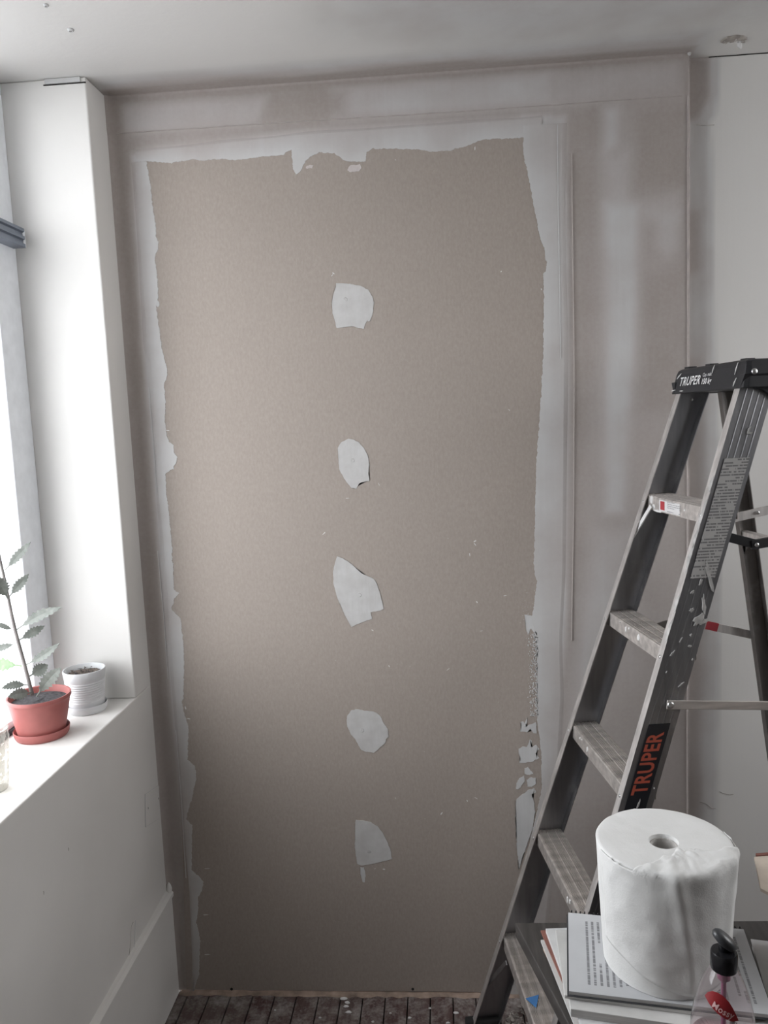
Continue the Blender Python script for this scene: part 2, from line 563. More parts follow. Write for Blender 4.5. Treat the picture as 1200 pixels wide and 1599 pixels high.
def grid_wall(name, axis, const, a0, a1, b0, b1, step, mat, base, regions, thick, relief=None):
    """a slab whose room face is a fine grid carrying the 'coverage' of its coats"""
    na = int((a1 - a0) / step); nb = int((b1 - b0) / step)
    A, B = np.meshgrid(np.linspace(a0, a1, na + 1), np.linspace(b0, b1, nb + 1))
    cv = cover(base, A, B, regions)
    off = np.zeros_like(A) if relief is None else relief(A, B)
    vs, fs = [], []
    put = {'y': lambda a, b, o: (a, const - o, b), 'x': lambda a, b, o: (const + o, a, b), 'z': lambda a, b, o: (a, b, const - o)}[axis]
    for i in range(nb + 1):
        for j in range(na + 1):
            vs.append(put(A[i, j], B[i, j], off[i, j]))
    w = na + 1
    for i in range(nb):
        for j in range(na):
            fs.append((i * w + j, i * w + j + 1, (i + 1) * w + j + 1, (i + 1) * w + j))
    if axis in 'z':
        fs = [f[::-1] for f in fs]
    k = len(vs)
    vs += [put(a, b, -thick) for a, b in ((a0, b0), (a1, b0), (a1, b1), (a0, b1))]
    cs = [0, na, nb * w + na, nb * w]
    fs.append((k, k + 1, k + 2, k + 3))
    rim = [[j for j in range(w)], [i * w + na for i in range(nb + 1)], [nb * w + j for j in reversed(range(w))], [i * w for i in reversed(range(nb + 1))]]
    for e in range(4):
        fs.append(tuple(rim[e]) + (k + (e + 1) % 4, k + e))
    me = bpy.data.meshes.new(name)
    me.from_pydata(vs, [], fs)
    at = me.attributes.new('coverage', 'FLOAT', 'POINT')
    at.data.foreach_set('value', np.concatenate([cv.ravel(), np.full(4, float(base))]).astype(np.float32))
    me.polygons.foreach_set('use_smooth', [True] * (na * nb) + [False] * 5)
    return link(name, me, mat)


# ---------------------------------------------------------------- structure: back wall with its coats
REG_BACK = [
    # top tape band, brighter at both ends
    (0.62, 0.03, [(-0.8737, 2.6754), (-0.43, 2.6704), (-0.47, 2.6008), (-0.8434, 2.5966)]),
    (0.75, 0.05, [(-0.2517, 2.6832), (0.3366, 2.6831), (0.3519, 2.5923), (-0.2559, 2.6)]),
    (0.55, 0.06, [(0.3366, 2.6831), (0.672, 2.6804), (0.6803, 2.6024), (0.3349, 2.5934)]),
    (0.0, 0.06, [(-0.43, 2.6704), (-0.2172, 2.6675), (-0.2202, 2.606), (-0.434, 2.6035)]),
    # left coat beside the board
    (0.9, 0.02, [(-0.831, 2.5443), (-0.7468, 2.5389), (-0.7617, 1.7163), (-0.7552, 1.1406), (-0.7583, 0.5317), (-0.7955, -0.0039), (-0.8411, -0.0044), (-0.8287, 0.3399), (-0.8342, 0.7086), (-0.8373, 1.1465), (-0.8383, 1.5687), (-0.8392, 1.9979)]),
    # coat under the tape band
    (0.85, 0.03, [(-0.8102, 2.5515), (-0.3463, 2.5724), (0.3345, 2.5688), (0.3492, 2.4353), (-0.7861, 2.5069)]),
    # right coat beside the board
    (0.9, 0.025, [(0.2576, 2.5739), (0.377, 2.5659), (0.3755, 1.9199), (0.3586, 1.3035), (0.3516, 1.0955), (0.3222, 0.8834), (0.2781, 0.5256), (0.1314, 0.005), (0.0528, 0.0043), (0.1878, 0.7274), (0.2657, 1.3062), (0.2894, 2.0293)]),
    # bare strip, then the cloudy coat further right
    (0.05, 0.03, [(0.3907, 2.5732), (0.4671, 2.573), (0.4648, 1.7387), (0.4615, 0.9199), (0.3821, 0.525), (0.3684, 1.1142), (0.3867, 1.8488)]),
    (0.25, 0.05, [(0.4706, 2.5842), (0.692, 2.5854), (0.6938, 0.6228), (0.3741, 0.6256)]),
    (0.85, 0.045, [(0.4739, 2.5791), (0.5178, 2.5794), (0.5136, 2.4828), (0.476, 2.4604)]),
    (0.55, 0.06, [(0.476, 2.4604), (0.5456, 2.4642), (0.5446, 2.3229), (0.4746, 2.3271)]),
    (0.95, 0.05, [(0.4746, 2.3305), (0.5702, 2.3214), (0.5617, 2.05), (0.5423, 1.7354), (0.521, 1.4834), (0.4692, 1.4852)]),
    (0.6, 0.05, [(0.5702, 2.3247), (0.6753, 2.3484), (0.6753, 2.2732), (0.5699, 2.271)]),
    (0.85, 0.045, [(0.6177, 2.2934), (0.6753, 2.2983), (0.6685, 2.1978), (0.6412, 2.174), (0.6123, 2.2095)]),
    (0.0, 0.06, [(0.5715, 2.561), (0.6887, 2.5613), (0.6888, 2.3642), (0.5534, 2.3558)]),
    (0.0, 0.06, [(0.5863, 2.1344), (0.689, 2.1458), (0.6893, 1.7646), (0.5671, 1.7699)]),
    (0.7, 0.08, [(0.4399, 1.4311), (0.5384, 1.4278), (0.4908, 1.1113), (0.3762, 0.7647), (0.3388, 0.7652)]),
    # inner corner: taupe tape that also paints in corner shade; then ceiling line
    (-0.1, 0.035, [(-0.8989, 2.7026), (-0.8478, 2.6991), (-0.8586, 1.5314), (-0.871, 0.3207), (-0.8593, -0.0266), (-0.9177, -0.0272), (-0.8915, 1.5325)]),
    (-0.15, 0.02, [(-0.8984, 2.7094), (0.7051, 2.7084), (0.7051, 2.686), (-0.9007, 2.6823)]),
]


BASE_COV = 0.1
TB_LINE = [(-0.9079, 2.5974), (-0.8246, 2.6005), (-0.5965, 2.5991), (-0.3449, 2.5976), (0.0596, 2.5939), (0.352, 2.5939), (0.5044, 2.595), (0.6386, 2.5939), (0.7219, 2.5931)]


def back_relief(A, B):
    # tape band under the ceiling stands about 2 mm proud and ends in a soft lip
    zb = np.interp(A, [p[0] for p in TB_LINE], [p[1] for p in TB_LINE])
    s = np.clip((B - zb) / 0.006 + 0.5, 0, 1)
    o = 0.0022 * s * (3 - 2 * s) * s
    # gentle waves of hand-applied coats
    o = o + 0.0006 * np.sin(A * 23 + 2 * np.sin(B * 3)) * np.sin(B * 5 + A * 4)
    # coved inner corner
    c = np.clip(1 - (A - XL) / 0.022, 0, 1)
    o = o + 0.012 * c * c
    return o


wall_back = grid_wall('wall_back', 'y', 0.0, XL, XR, 0.006, H, 0.0085, M['skim'], BASE_COV, REG_BACK, 0.10, back_relief)
tag(wall_back, 'back wall boarded over and skimmed in patchy taupe and grey coats', kind='structure')

# exposed plasterboard sheet
HOLE_TOP = [(-0.7877, 2.5208), (-0.7195, 2.5113), (-0.6752, 2.5154), (-0.6587, 2.5168), (-0.6207, 2.5119), (-0.5714, 2.5148), (-0.5446, 2.508), (-0.5065, 2.5081), (-0.4574, 2.5126), (-0.3981, 2.5114), (-0.3894, 2.521), (-0.3758, 2.5236), (-0.3739, 2.4945), (-0.3732, 2.4741), (-0.366, 2.4582), (-0.3549, 2.4652), (-0.3372, 2.4922), (-0.3232, 2.5041), (-0.3013, 2.5128), (-0.2587, 2.5086), (-0.2431, 2.4989), (-0.233, 2.4881), (-0.2083, 2.4832), (-0.1699, 2.4807), (-0.1669, 2.5054), (-0.1511, 2.5133), (-0.108, 2.5105), (-0.0772, 2.5085), (-0.0221, 2.5025), (0.0144, 2.4956), (0.0633, 2.4936), (0.0757, 2.4998), (0.1001, 2.5013), (0.137, 2.5139), (0.1614, 2.5177), (0.2097, 2.5162), (0.2611, 2.5158)]
HOLE_RIGHT = [(0.2611, 2.5158), (0.2584, 2.4811), (0.2711, 2.4218), (0.2844, 2.3385), (0.3008, 2.2485), (0.3124, 2.218), (0.3166, 2.1818), (0.3144, 2.1579), (0.3051, 2.1553), (0.3081, 2.122), (0.3059, 2.0372), (0.3026, 1.927), (0.294, 1.8175), (0.2869, 1.7282), (0.2779, 1.6382), (0.2713, 1.4921), (0.2676, 1.3996), (0.2646, 1.3437), (0.2684, 1.3061), (0.2723, 1.2898), (0.2643, 1.2365), (0.2556, 1.1893), (0.2605, 1.1454), (0.2688, 1.0974), (0.2668, 1.0011), (0.2643, 0.8765), (0.2708, 0.8253), (0.2749, 0.7502), (0.2744, 0.6645), (0.2565, 0.5844), (0.242, 0.5258), (0.2269, 0.4444), (0.2074, 0.3417), (0.1746, 0.1749), (0.1411, 0.0009)]
HOLE_LEFT = [(-0.7877, 2.5208), (-0.7802, 2.4634), (-0.7781, 2.3954), (-0.7734, 2.348), (-0.7742, 2.3164), (-0.7698, 2.3003), (-0.7722, 2.2793), (-0.7831, 2.2587), (-0.7796, 2.1946), (-0.7805, 2.1465), (-0.7889, 2.1255), (-0.7874, 2.093), (-0.7847, 2.0551), (-0.7823, 2.0115), (-0.7766, 1.9758), (-0.7695, 1.9445), (-0.774, 1.9201), (-0.7832, 1.9003), (-0.7824, 1.8488), (-0.7884, 1.7992), (-0.7831, 1.7377), (-0.7675, 1.7259), (-0.7683, 1.7054), (-0.758, 1.69), (-0.7738, 1.6569), (-0.7989, 1.6447), (-0.7998, 1.5768), (-0.7966, 1.514), (-0.795, 1.4624), (-0.7962, 1.3823), (-0.7986, 1.2971), (-0.7838, 1.2864), (-0.8008, 1.2677), (-0.8118, 1.2383), (-0.7993, 1.2243), (-0.7842, 1.2108), (-0.7823, 1.1452), (-0.7837, 1.072), (-0.7942, 0.9603), (-0.8007, 0.9524), (-0.7929, 0.9067), (-0.7845, 0.8693), (-0.7957, 0.7698), (-0.7745, 0.747), (-0.7721, 0.708), (-0.7891, 0.6463), (-0.7981, 0.6236), (-0.8137, 0.5759), (-0.7955, 0.557), (-0.8016, 0.49), (-0.8074, 0.4099), (-0.7884, 0.3909), (-0.7735, 0.3707), (-0.7804, 0.3388), (-0.7932, 0.3229), (-0.796, 0.2823), (-0.8055, 0.2351), (-0.7972, 0.1778), (-0.8033, 0.1205), (-0.8104, 0.0551), (-0.8265, 0.0142), (-0.8371, -0.0065)]
BOARD = [(-0.8014, 2.5458), (-0.3479, 2.5438), (0.2755, 2.5331), (0.3312, 2.1998), (0.2894, 1.3055), (0.2936, 0.746), (0.2281, 0.321), (0.1666, 0.0032), (-0.8537, -0.0067), (-0.828, 0.5739), (-0.818, 1.1421), (-0.8099, 1.6621), (-0.805, 2.1209)]
b = MB()
yb0, yb1 = -0.0012, 0.004
n = len(BOARD)
b.loft([[(x, yb1, max(z, 0.008)) for x, z in BOARD], [(x, yb0, max(z, 0.008)) for x, z in BOARD]])
board = b.build('drywall_board', 'board', wall_back)
board['label'] = 'bare brown-grey plasterboard sheet in the middle of the wall'


def coat_strip(name, inner, outer_pts, by, label, Y=-0.0024):
    """a hand-laid coat: ragged thick edge on the board, feathered out on the wall"""
    inn = resample(inner, 0.003, 0.0008)
    inn = [(p[0] + 0.0024 * mnoise.noise(Vector((p[0] * 90, p[1] * 90, 3.0))) + 0.0016 * mnoise.noise(Vector((p[0] * 310, p[1] * 310, 7.0))),
            p[1] + 0.0024 * mnoise.noise(Vector((p[0] * 90, p[1] * 90, 13.0))) + 0.0016 * mnoise.noise(Vector((p[0] * 310, p[1] * 310, 17.0)))) for p in inn]
    op = sorted(outer_pts, key=lambda p: p[by], reverse=inn[0][by] > inn[-1][by])
    k = sorted(p[by] for p in op); w = [p[1 - by] for p in sorted(outer_pts, key=lambda p: p[by])]
    n_o = 60
    ks = np.linspace(inn[0][by], inn[-1][by], n_o)
    far = [((float(np.interp(q, k, w)), float(q)) if by == 1 else (float(q), float(np.interp(q, k, w)))) for q in ks]
    sg = 1 if by == 0 else (1 if np.mean([p[0] for p in far]) > np.mean([p[0] for p in inn]) else -1)
    ins = [(p[0] - sg * 0.016, p[1]) if by == 1 else (p[0], p[1] - sg * 0.012) for p in far]
    bm = bmesh.new()
    cvl = bm.verts.layers.float.new('coverage')

    def put(p, y, c):
        v = bm.verts.new((p[0], y, p[1])); v[cvl] = c
        return v
    e_in = [put(p, Y, 1.0) for p in inn]
    e_lo = [put(p, -0.0008, 1.0) for p in inn]
    cf = cover(BASE_COV, np.array([p[0] for p in far]), np.array([p[1] for p in far]), REG_BACK)
    e_ins = [put(p, Y, 0.45 + 0.55 * float(c)) for p, c in zip(ins, cf)]
    e_far = [put(p, 0.0012, float(c)) for p, c in zip(far, cf)]
    loop = e_in + e_ins[::-1]
    es = [bm.edges.new((loop[i], loop[(i + 1) % len(loop)])) for i in range(len(loop))]
    bmesh.ops.triangle_fill(bm, use_beauty=True, edges=es, normal=(0, -1, 0))
    for i in range(len(e_in) - 1):
        bm.faces.new((e_in[i], e_in[i + 1], e_lo[i + 1], e_lo[i]))
    for i in range(n_o - 1):
        bm.faces.new((e_ins[i], e_ins[i + 1], e_far[i + 1], e_far[i]))
    bmesh.ops.recalc_face_normals(bm, faces=bm.faces)
    me = bpy.data.meshes.new(name)
    bm.to_mesh(me); bm.free()
    o = link(name, me, 'skim', wall_back)
    o['label'] = label
    return o


OUT_L = [(-0.8365, 2.6132), (-0.8365, 2.4772), (-0.8401, 1.998), (-0.8323, 1.9776), (-0.8383, 1.5687), (-0.8331, 1.3577), (-0.8373, 1.1465), (-0.8341, 1.1108), (-0.8342, 0.7086), (-0.8348, 0.5363), (-0.8307, 0.3399), (-0.8371, 0.1377), (-0.8456, -0.0088)]
OUT_T = [(-0.8373, 2.5584), (-0.6535, 2.5637), (-0.3462, 2.5741), (0.059, 2.574), (0.3346, 2.5754), (0.4027, 2.5741)]
OUT_R = [(0.3824, 2.582), (0.3756, 2.3667), (0.3755, 1.9199), (0.3698, 1.6708), (0.3604, 1.3034), (0.3483, 1.1146), (0.3493, 0.953), (0.3344, 0.7256), (0.3149, 0.4645), (0.268, 0.0021)]
ht = HOLE_TOP
coat_strip('joint_compound', HOLE_LEFT, OUT_L, 1, 'grey compound strip down the left edge of the board')
coat_strip('joint_compound', [(ht[0][0] - 0.03, ht[0][1])] + ht + [(ht[-1][0] + 0.05, ht[-1][1])], OUT_T, 0, 'grey compound strip along the top of the board', -0.0019)
coat_strip('joint_compound', [(HOLE_RIGHT[0][0], HOLE_RIGHT[0][1] + 0.03)] + HOLE_RIGHT, OUT_R, 1, 'grey compound strip down the right edge of the board')


def blob(name, outline, mat, parent, th=0.0022, y=-0.001, jit=0.0008, step=0.004, shrink=1.0, label=None):
    o_ = resample(outline + [outline[0]], step, jit)[:-1]
    cx = sum(p[0] for p in o_) / len(o_); cz = sum(p[1] for p in o_) / len(o_)
    bm = bmesh.new()
    lo = [bm.verts.new((p[0], y + 0.0005, p[1])) for p in o_]
    hi = [bm.verts.new((cx + (p[0] - cx) * shrink, y - th, cz + (p[1] - cz) * shrink)) for p in o_]
    k = len(o_)
    for i in range(k):
        bm.faces.new((lo[i], lo[(i + 1) % k], hi[(i + 1) % k], hi[i]))
    fc = bm.faces.new(hi)
    bmesh.ops.triangulate(bm, faces=[fc])
    bmesh.ops.recalc_face_normals(bm, faces=bm.faces)
    me = bpy.data.meshes.new(name)
    bm.to_mesh(me); bm.free()
    o = link(name, me, mat, parent)
    if label:
        o['label'] = label
    return o


PATCHES = [
    ('topmost squarish compound patch on the board', [(-0.2683, 2.1588), (-0.2539, 2.1585), (-0.2251, 2.1546), (-0.1965, 2.1468), (-0.1789, 2.1365), (-0.1689, 2.1184), (-0.1643, 2.1017), (-0.1686, 2.0714), (-0.1779, 2.0507), (-0.1836, 2.0491), (-0.1856, 2.0534), (-0.1916, 2.0419), (-0.1959, 2.0292), (-0.2114, 2.0335), (-0.2281, 2.0386), (-0.2525, 2.0367), (-0.2732, 2.0366), (-0.2771, 2.0557), (-0.2821, 2.0773), (-0.2831, 2.1056), (-0.277, 2.1311), (-0.2701, 2.1472)]),
    ('small oval compound patch, second from the top', [(-0.2865, 1.6984), (-0.2759, 1.7136), (-0.2557, 1.7233), (-0.2381, 1.7199), (-0.2248, 1.7115), (-0.2099, 1.6933), (-0.2009, 1.6734), (-0.1974, 1.6459), (-0.2012, 1.6224), (-0.1983, 1.6007), (-0.2221, 1.5968), (-0.2303, 1.592), (-0.2388, 1.5785), (-0.2525, 1.5818), (-0.2675, 1.6013), (-0.2784, 1.6214), (-0.2855, 1.6375), (-0.2867, 1.669)]),
    ('large angular compound patch in the middle of the board', [(-0.3041, 1.3828), (-0.2883, 1.3763), (-0.2727, 1.3677), (-0.2574, 1.3531), (-0.2344, 1.3301), (-0.1991, 1.3129), (-0.1899, 1.2944), (-0.1797, 1.2534), (-0.1742, 1.2226), (-0.1873, 1.2168), (-0.2135, 1.2134), (-0.2104, 1.1928), (-0.2411, 1.1834), (-0.272, 1.1705), (-0.2923, 1.2114), (-0.3101, 1.261), (-0.3182, 1.3021), (-0.3183, 1.3387), (-0.3111, 1.3628)]),
    ('rounded compound patch, fourth from the top', [(-0.2967, 0.8996), (-0.2844, 0.9153), (-0.2669, 0.9189), (-0.2441, 0.9134), (-0.2173, 0.9102), (-0.2005, 0.9), (-0.19, 0.876), (-0.1774, 0.8559), (-0.1765, 0.8319), (-0.1845, 0.8241), (-0.187, 0.8121), (-0.2109, 0.7924), (-0.223, 0.7826), (-0.2498, 0.7869), (-0.2593, 0.7911), (-0.27, 0.8113), (-0.2771, 0.8254), (-0.2898, 0.8416), (-0.2984, 0.8657), (-0.3005, 0.8857)]),
    ('lowest quarter-round compound patch on the board', [(-0.2878, 0.5701), (-0.2676, 0.5679), (-0.2405, 0.5623), (-0.2215, 0.5491), (-0.2068, 0.5285), (-0.1926, 0.4954), (-0.184, 0.4665), (-0.1822, 0.4438), (-0.2147, 0.4356), (-0.2465, 0.4274), (-0.2781, 0.4233), (-0.2897, 0.4296), (-0.2927, 0.467), (-0.2939, 0.4918), (-0.2902, 0.5372)]),
]
SCREW = [(-0.244, 2.113), (-0.2454, 1.6606), (-0.2432, 1.2656), (-0.2545, 0.8531), (-0.2505, 0.4689)]
screw_me = None
for (lab, poly), (sx_, sz_) in zip(PATCHES, SCREW):
    p = blob('plaster_patch', poly, 'patch', wall_back, th=0.0013, label=lab)
    # the buried screw shows as a small dimple ring with a nub
    d = MB()
    rings = []
    for rr, yy in ((0.0065, -0.0021), (0.0050, -0.0028), (0.0032, -0.0029), (0.0020, -0.0023), (0.0006, -0.0022)):
        rings.append([(sx_ + rr * math.cos(t * 0.7854), yy, sz_ + rr * math.sin(t * 0.7854)) for t in range(8)])
    d.loft(rings)
    q = d.build('screw_dimple', 'patch', p, smooth=True)

# smears and flecks of compound on the board
SMEARS = [
    [(-0.2792, 0.4171), (-0.2686, 0.417), (-0.266, 0.3878), (-0.2688, 0.3691), (-0.2747, 0.3691), (-0.2804, 0.392)],
    [(-0.2218, 2.4615), (-0.215, 2.473), (-0.187, 2.4742), (-0.1824, 2.465), (-0.191, 2.4554), (-0.2159, 2.4552)],
    [(-0.3382, 2.4744), (-0.3341, 2.4803), (-0.3163, 2.4807), (-0.3194, 2.4732), (-0.3346, 2.4716)],
    # blobs left of the right-hand coat
    [(0.2142, 0.8426), (0.2191, 0.8651), (0.2165, 0.8708), (0.2246, 0.8735), (0.2288, 0.865), (0.2357, 0.8846), (0.2364, 0.8705), (0.2297, 0.8565), (0.2487, 0.8647), (0.2611, 0.8701), (0.2626, 0.8362), (0.2535, 0.8363), (0.243, 0.8506), (0.2347, 0.8394)],
    [(0.2073, 0.7745), (0.2092, 0.7887), (0.2202, 0.7971), (0.2337, 0.794), (0.2423, 0.8167), (0.2476, 0.8137), (0.2445, 0.7939), (0.2608, 0.7994), (0.2686, 0.7879), (0.2576, 0.7738), (0.2681, 0.7594), (0.2462, 0.7483), (0.2272, 0.7457), (0.2099, 0.7459), (0.214, 0.7601)],
    [(0.2241, 0.7285), (0.235, 0.7313), (0.2509, 0.711), (0.2399, 0.7066), (0.2238, 0.7113)],
    [(0.2003, 0.6829), (0.2088, 0.6972), (0.2236, 0.7045), (0.2233, 0.6884), (0.2148, 0.6741), (0.2064, 0.6627), (0.1983, 0.6656)],
    [(0.2304, 0.6912), (0.2398, 0.6997), (0.2576, 0.6966), (0.2573, 0.6794), (0.2446, 0.6709), (0.2321, 0.671)],
    [(0.1975, 0.631), (0.2141, 0.6453), (0.2335, 0.6595), (0.2526, 0.6662), (0.2567, 0.6535), (0.2441, 0.6467), (0.2506, 0.6218), (0.2527, 0.5871), (0.2434, 0.5377), (0.2282, 0.4911), (0.2095, 0.4383), (0.2006, 0.4088), (0.1958, 0.4912), (0.194, 0.5788)],
    [(0.2344, 1.1956), (0.2555, 1.1896), (0.2629, 1.1648), (0.2689, 1.1482), (0.2598, 1.1429), (0.2521, 1.1541), (0.2437, 1.1323), (0.2387, 1.1489)],
    # left of the left-hand coat
    [(-0.7831, 2.1377), (-0.778, 2.1303), (-0.7844, 2.1198), (-0.7895, 2.1273)],
]
for i, s in enumerate(SMEARS):
    o = blob('plaster_smear', s, 'pinkplaster' if i in (1, 2) else 'compound', wall_back, th=0.0011, jit=0.0012)
FLECKS = [(-0.2787, 2.1816), (-0.1726, 1.5894), (-0.2654, 1.5519), (-0.3399, 1.4512), (-0.2102, 1.1588), (0.0979, 1.4144), (0.0821, 1.3756), (0.18, 1.252), (0.1922, 2.1663), (0.1295, 2.496), (0.0977, 1.4051), (-0.2748, 2.1866), (-0.0881, 2.4798), (0.008, 1.0355), (-0.1655, 1.0489), (-0.7583, 0.4141), (-0.773, 0.2609), (-0.7782, 0.1272), (-0.7899, 0.932), (-0.7825, 0.8976), (0.3016, 2.112), (-0.7826, 1.7693), (0.052, 0.6284), (-0.1633, 0.6385), (0.079, 0.6363), (0.2041, 1.7857), (-0.0261, 0.5886), (0.1088, 1.1491), (0.0983, 1.2353), (-0.2079, 0.4106), (-0.2353, 0.4128)]
rf = random.Random(3)
for i, (fx, fz) in enumerate(FLECKS):
    a = rf.uniform(0, 3.1) if not 15 <= i <= 17 else 0.05
    L = rf.uniform(0.0025, 0.007) if not 15 <= i <= 17 else 0.011
    w = rf.uniform(0.0008, 0.0020)
    pts = [(fx + math.cos(t) * L * math.cos(a) - math.sin(t) * w * math.sin(a), fz + math.cos(t) * L * math.sin(a) + math.sin(t) * w * math.cos(a)) for t in [k * 1.0472 for k in range(6)]]
    blob('plaster_fleck', pts, 'plaster', wall_back, th=0.001, jit=0.0004, step=0.006, shrink=0.8)
# sponge-like speckle along the right coat: too fine to pick apart
bm = MB()
SPK = [(0.2561, 1.143), (0.2518, 0.8872)]
for k in range(330):
    t = rf.random()
    z = SPK[0][1] + (SPK[1][1] - SPK[0][1]) * t
    x = SPK[0][0] + (SPK[1][0] - SPK[0][0]) * t + rf.triangular(-0.013, 0.018, 0.014) - 0.001
    r = rf.uniform(0.0012, 0.0032) * (0.7 + 14 * max(0, x - SPK[0][0]))
    ph = rf.uniform(0, 6)
    ring = [(x + r * (0.7 + 0.5 * rf.random()) * math.cos(ph + j * 1.0472), z + r * (0.8 + 0.6 * rf.random()) * math.sin(ph + j * 1.0472)) for j in range(6)]
    bm.loft([[(p[0], -0.001, p[1]) for p in ring], [(x + (p[0] - x) * 0.8, -0.0024, z + (p[1] - z) * 0.8) for p in ring]])
o = bm.build('compound_speckle', 'compound', wall_back)
o['kind'] = 'stuff'
# a spatter of tiny dots in the lower right of the board
bm = MB()
for k in range(90):
    cx, cz = (0.247, 1.19) if k < 60 else (-0.1, 0.95)
    sx0, sz0 = (0.014, 0.035) if k < 60 else (0.35, 0.5)
    x = cx + rf.gauss(0, sx0); z = cz + rf.gauss(0, sz0); r = rf.uniform(0.0004, 0.001)
    ring = [(x + r * math.cos(j * 1.5708), z + r * math.sin(j * 1.5708)) for j in range(4)]
    bm.loft([[(p[0], -0.001, p[1]) for p in ring], [(p[0], -0.0018, p[1]) for p in ring]])
o = bm.build('plaster_spatter', 'plaster', wall_back)
o['kind'] = 'stuff'
# two screws low in the board
for sx_, sz_ in [(-0.7079, 0.0101), (-0.1349, 0.0154)]:
    bm = MB()
    bm.loft([[(sx_ + r * math.cos(t * 0.628), y, sz_ + r * math.sin(t * 0.628)) for t in range(10)] for r, y in ((0.0045, -0.0005), (0.0045, -0.002), (0.003, -0.0028), (0.0014, -0.002))])
    bm.build('screw_head', 'rubber', wall_back, smooth=True)
# trowel grooves: thin raised ridges left in the coats
for pts in ([(0.3528, 2.5428), (0.3509, 2.3345), (0.3515, 2.1644), (0.3508, 1.9211)], [(-0.8283, 1.895), (-0.8271, 1.7376), (-0.8272, 1.5873)], [(-0.8384, 1.4158), (-0.8356, 1.2213), (-0.8367, 1.0232)], [(-0.8249, 0.8619), (-0.8239, 0.6569), (-0.8275, 0.3846)], [(0.3891, 2.466), (0.3879, 2.1624), (0.3867, 1.8488), (0.3796, 1.4883), (0.3684, 1.1142)]):
    b = MB()
    b.tube([(x, -0.0027, z) for x, z in pts], 0.0011, 6)
    b.build('trowel_ridge', 'pinkcoat' if pts[0][0] > 0.38 else 'compound', wall_back)
b = MB()
b.tube([(x, -0.0016, z + 0.0012 * mnoise.noise(Vector((x * 30, 0, 5)))) for x, z in resample(TB_LINE, 0.02)[2:-2]], 0.0016, 6)
b.build('tape_edge', 'pinkcoat', wall_back)
# corner bead of the boarded panel
b = MB()
bead = [(XR - 0.003 + 0.0022 * mnoise.noise(Vector((0, 0, k * 0.9))), -0.0005, 0.01 + k * 0.0672) for k in range(41)]
b.tube(bead, 0.0030, 8)
o = b.build('corner_bead', 'pinkcoat', wall_back, smooth=True)

# ---------------------------------------------------------------- structure: right-hand stretch of wall, slightly set back
REG_RIGHT = [
    (0.85, 0.012, [(0.681, 2.7202), (0.7914, 2.7025), (0.7885, 2.6313), (0.7789, 2.5467), (0.7638, 2.5345), (0.771, 2.4346), (0.7738, 2.1811), (0.7779, 2.0603), (0.7825, 1.8322), (0.7939, 1.6527), (0.7996, 1.2846), (0.7922, 0.6268), (0.7957, -0.0333), (0.6613, -0.0346)]),
    (0.15, 0.02, [(0.6978, 2.7109), (0.7614, 2.7015), (0.7601, 2.6005), (0.7317, 2.5449), (0.6979, 2.5389)]),
    (0.3, 0.03, [(0.6981, 2.3046), (0.7357, 2.3024), (0.7396, 2.1487), (0.6982, 2.1337)]),
    (0.35, 0.05, [(0.6984, 1.9069), (0.742, 1.9048), (0.7493, 1.2861), (0.7406, 0.5064), (0.6994, 0.5067)]),
]
wall_r = grid_wall('wall_back_right', 'y', 0.03, XR - 0.02, X_ROOM, 0.0, H, 0.0125, M['skim'], 1.75, REG_RIGHT, 0.10)
tag(wall_r, 'older white painted stretch of back wall right of the boarded panel', kind='structure')
# a dark settlement crack along the ceiling and hairline marks on the paint
b = MB()
b.tube([(x, 0.0295, 2.6990 - 0.0004 * math.sin(x * 70)) for x in np.linspace(0.76, 1.3, 24)], 0.0016, 6)
b.build('ceiling_crack', 'darkgap', wall_r)
for pts in ([(0.7441, 0.6032), (0.7608, 0.597), (0.7776, 0.5828), (0.7888, 0.5827)], [(0.7996, 0.6347), (0.8108, 0.6286), (0.8293, 0.6244), (0.8404, 0.6263)], [(0.7283, 2.5286), (0.7486, 2.5256), (0.7756, 2.5255)]):
    b = MB(); b.tube([(x, 0.0298, z) for x, z in pts], 0.0009, 5); b.build('hairline_mark', 'chip', wall_r)

# ---------------------------------------------------------------- structure: left wall with deep window reveal
TH = 0.34
b = MB()
b.box((XL - TH, Y_ROOM, 0.0), (XL, 0.0, ZS))                       # parapet and sill
wl = b.build('wall_left', 'paint', None, bevel=0.004)
tag(wl, 'white painted window wall with a deep sill', kind='structure')
b = MB(); b.box((XL - TH, YJ, ZS), (XL, 0.0, H)); wp = b.build('wall_left_pier', 'paint', None, bevel=0.004)
tag(wp, 'bright white pier and jamb between the window and the back wall', kind='structure')
b = MB(); b.box((XL - TH, Y_ROOM, ZS), (XL, WIN1_Y, H)); wp2 = b.build('wall_left_near', 'paint', None, bevel=0.004)
tag(wp2, 'white wall on the near side of the window, out of view', kind='structure')
# loose packing strip in the gap over the jamb
b = MB(); b.box((-0.998, YJ - 0.006, H - 0.013), (-0.902, YJ + 0.002, H - 0.001)); b.build('packing_strip', 'compound', wp, bevel=0.001)
b = MB(); b.box((-1.004, YJ - 0.0012, H - 0.016), (-0.889, YJ + 0.001, H - 0.0128)); b.build('gap_line', 'darkgap', wp)
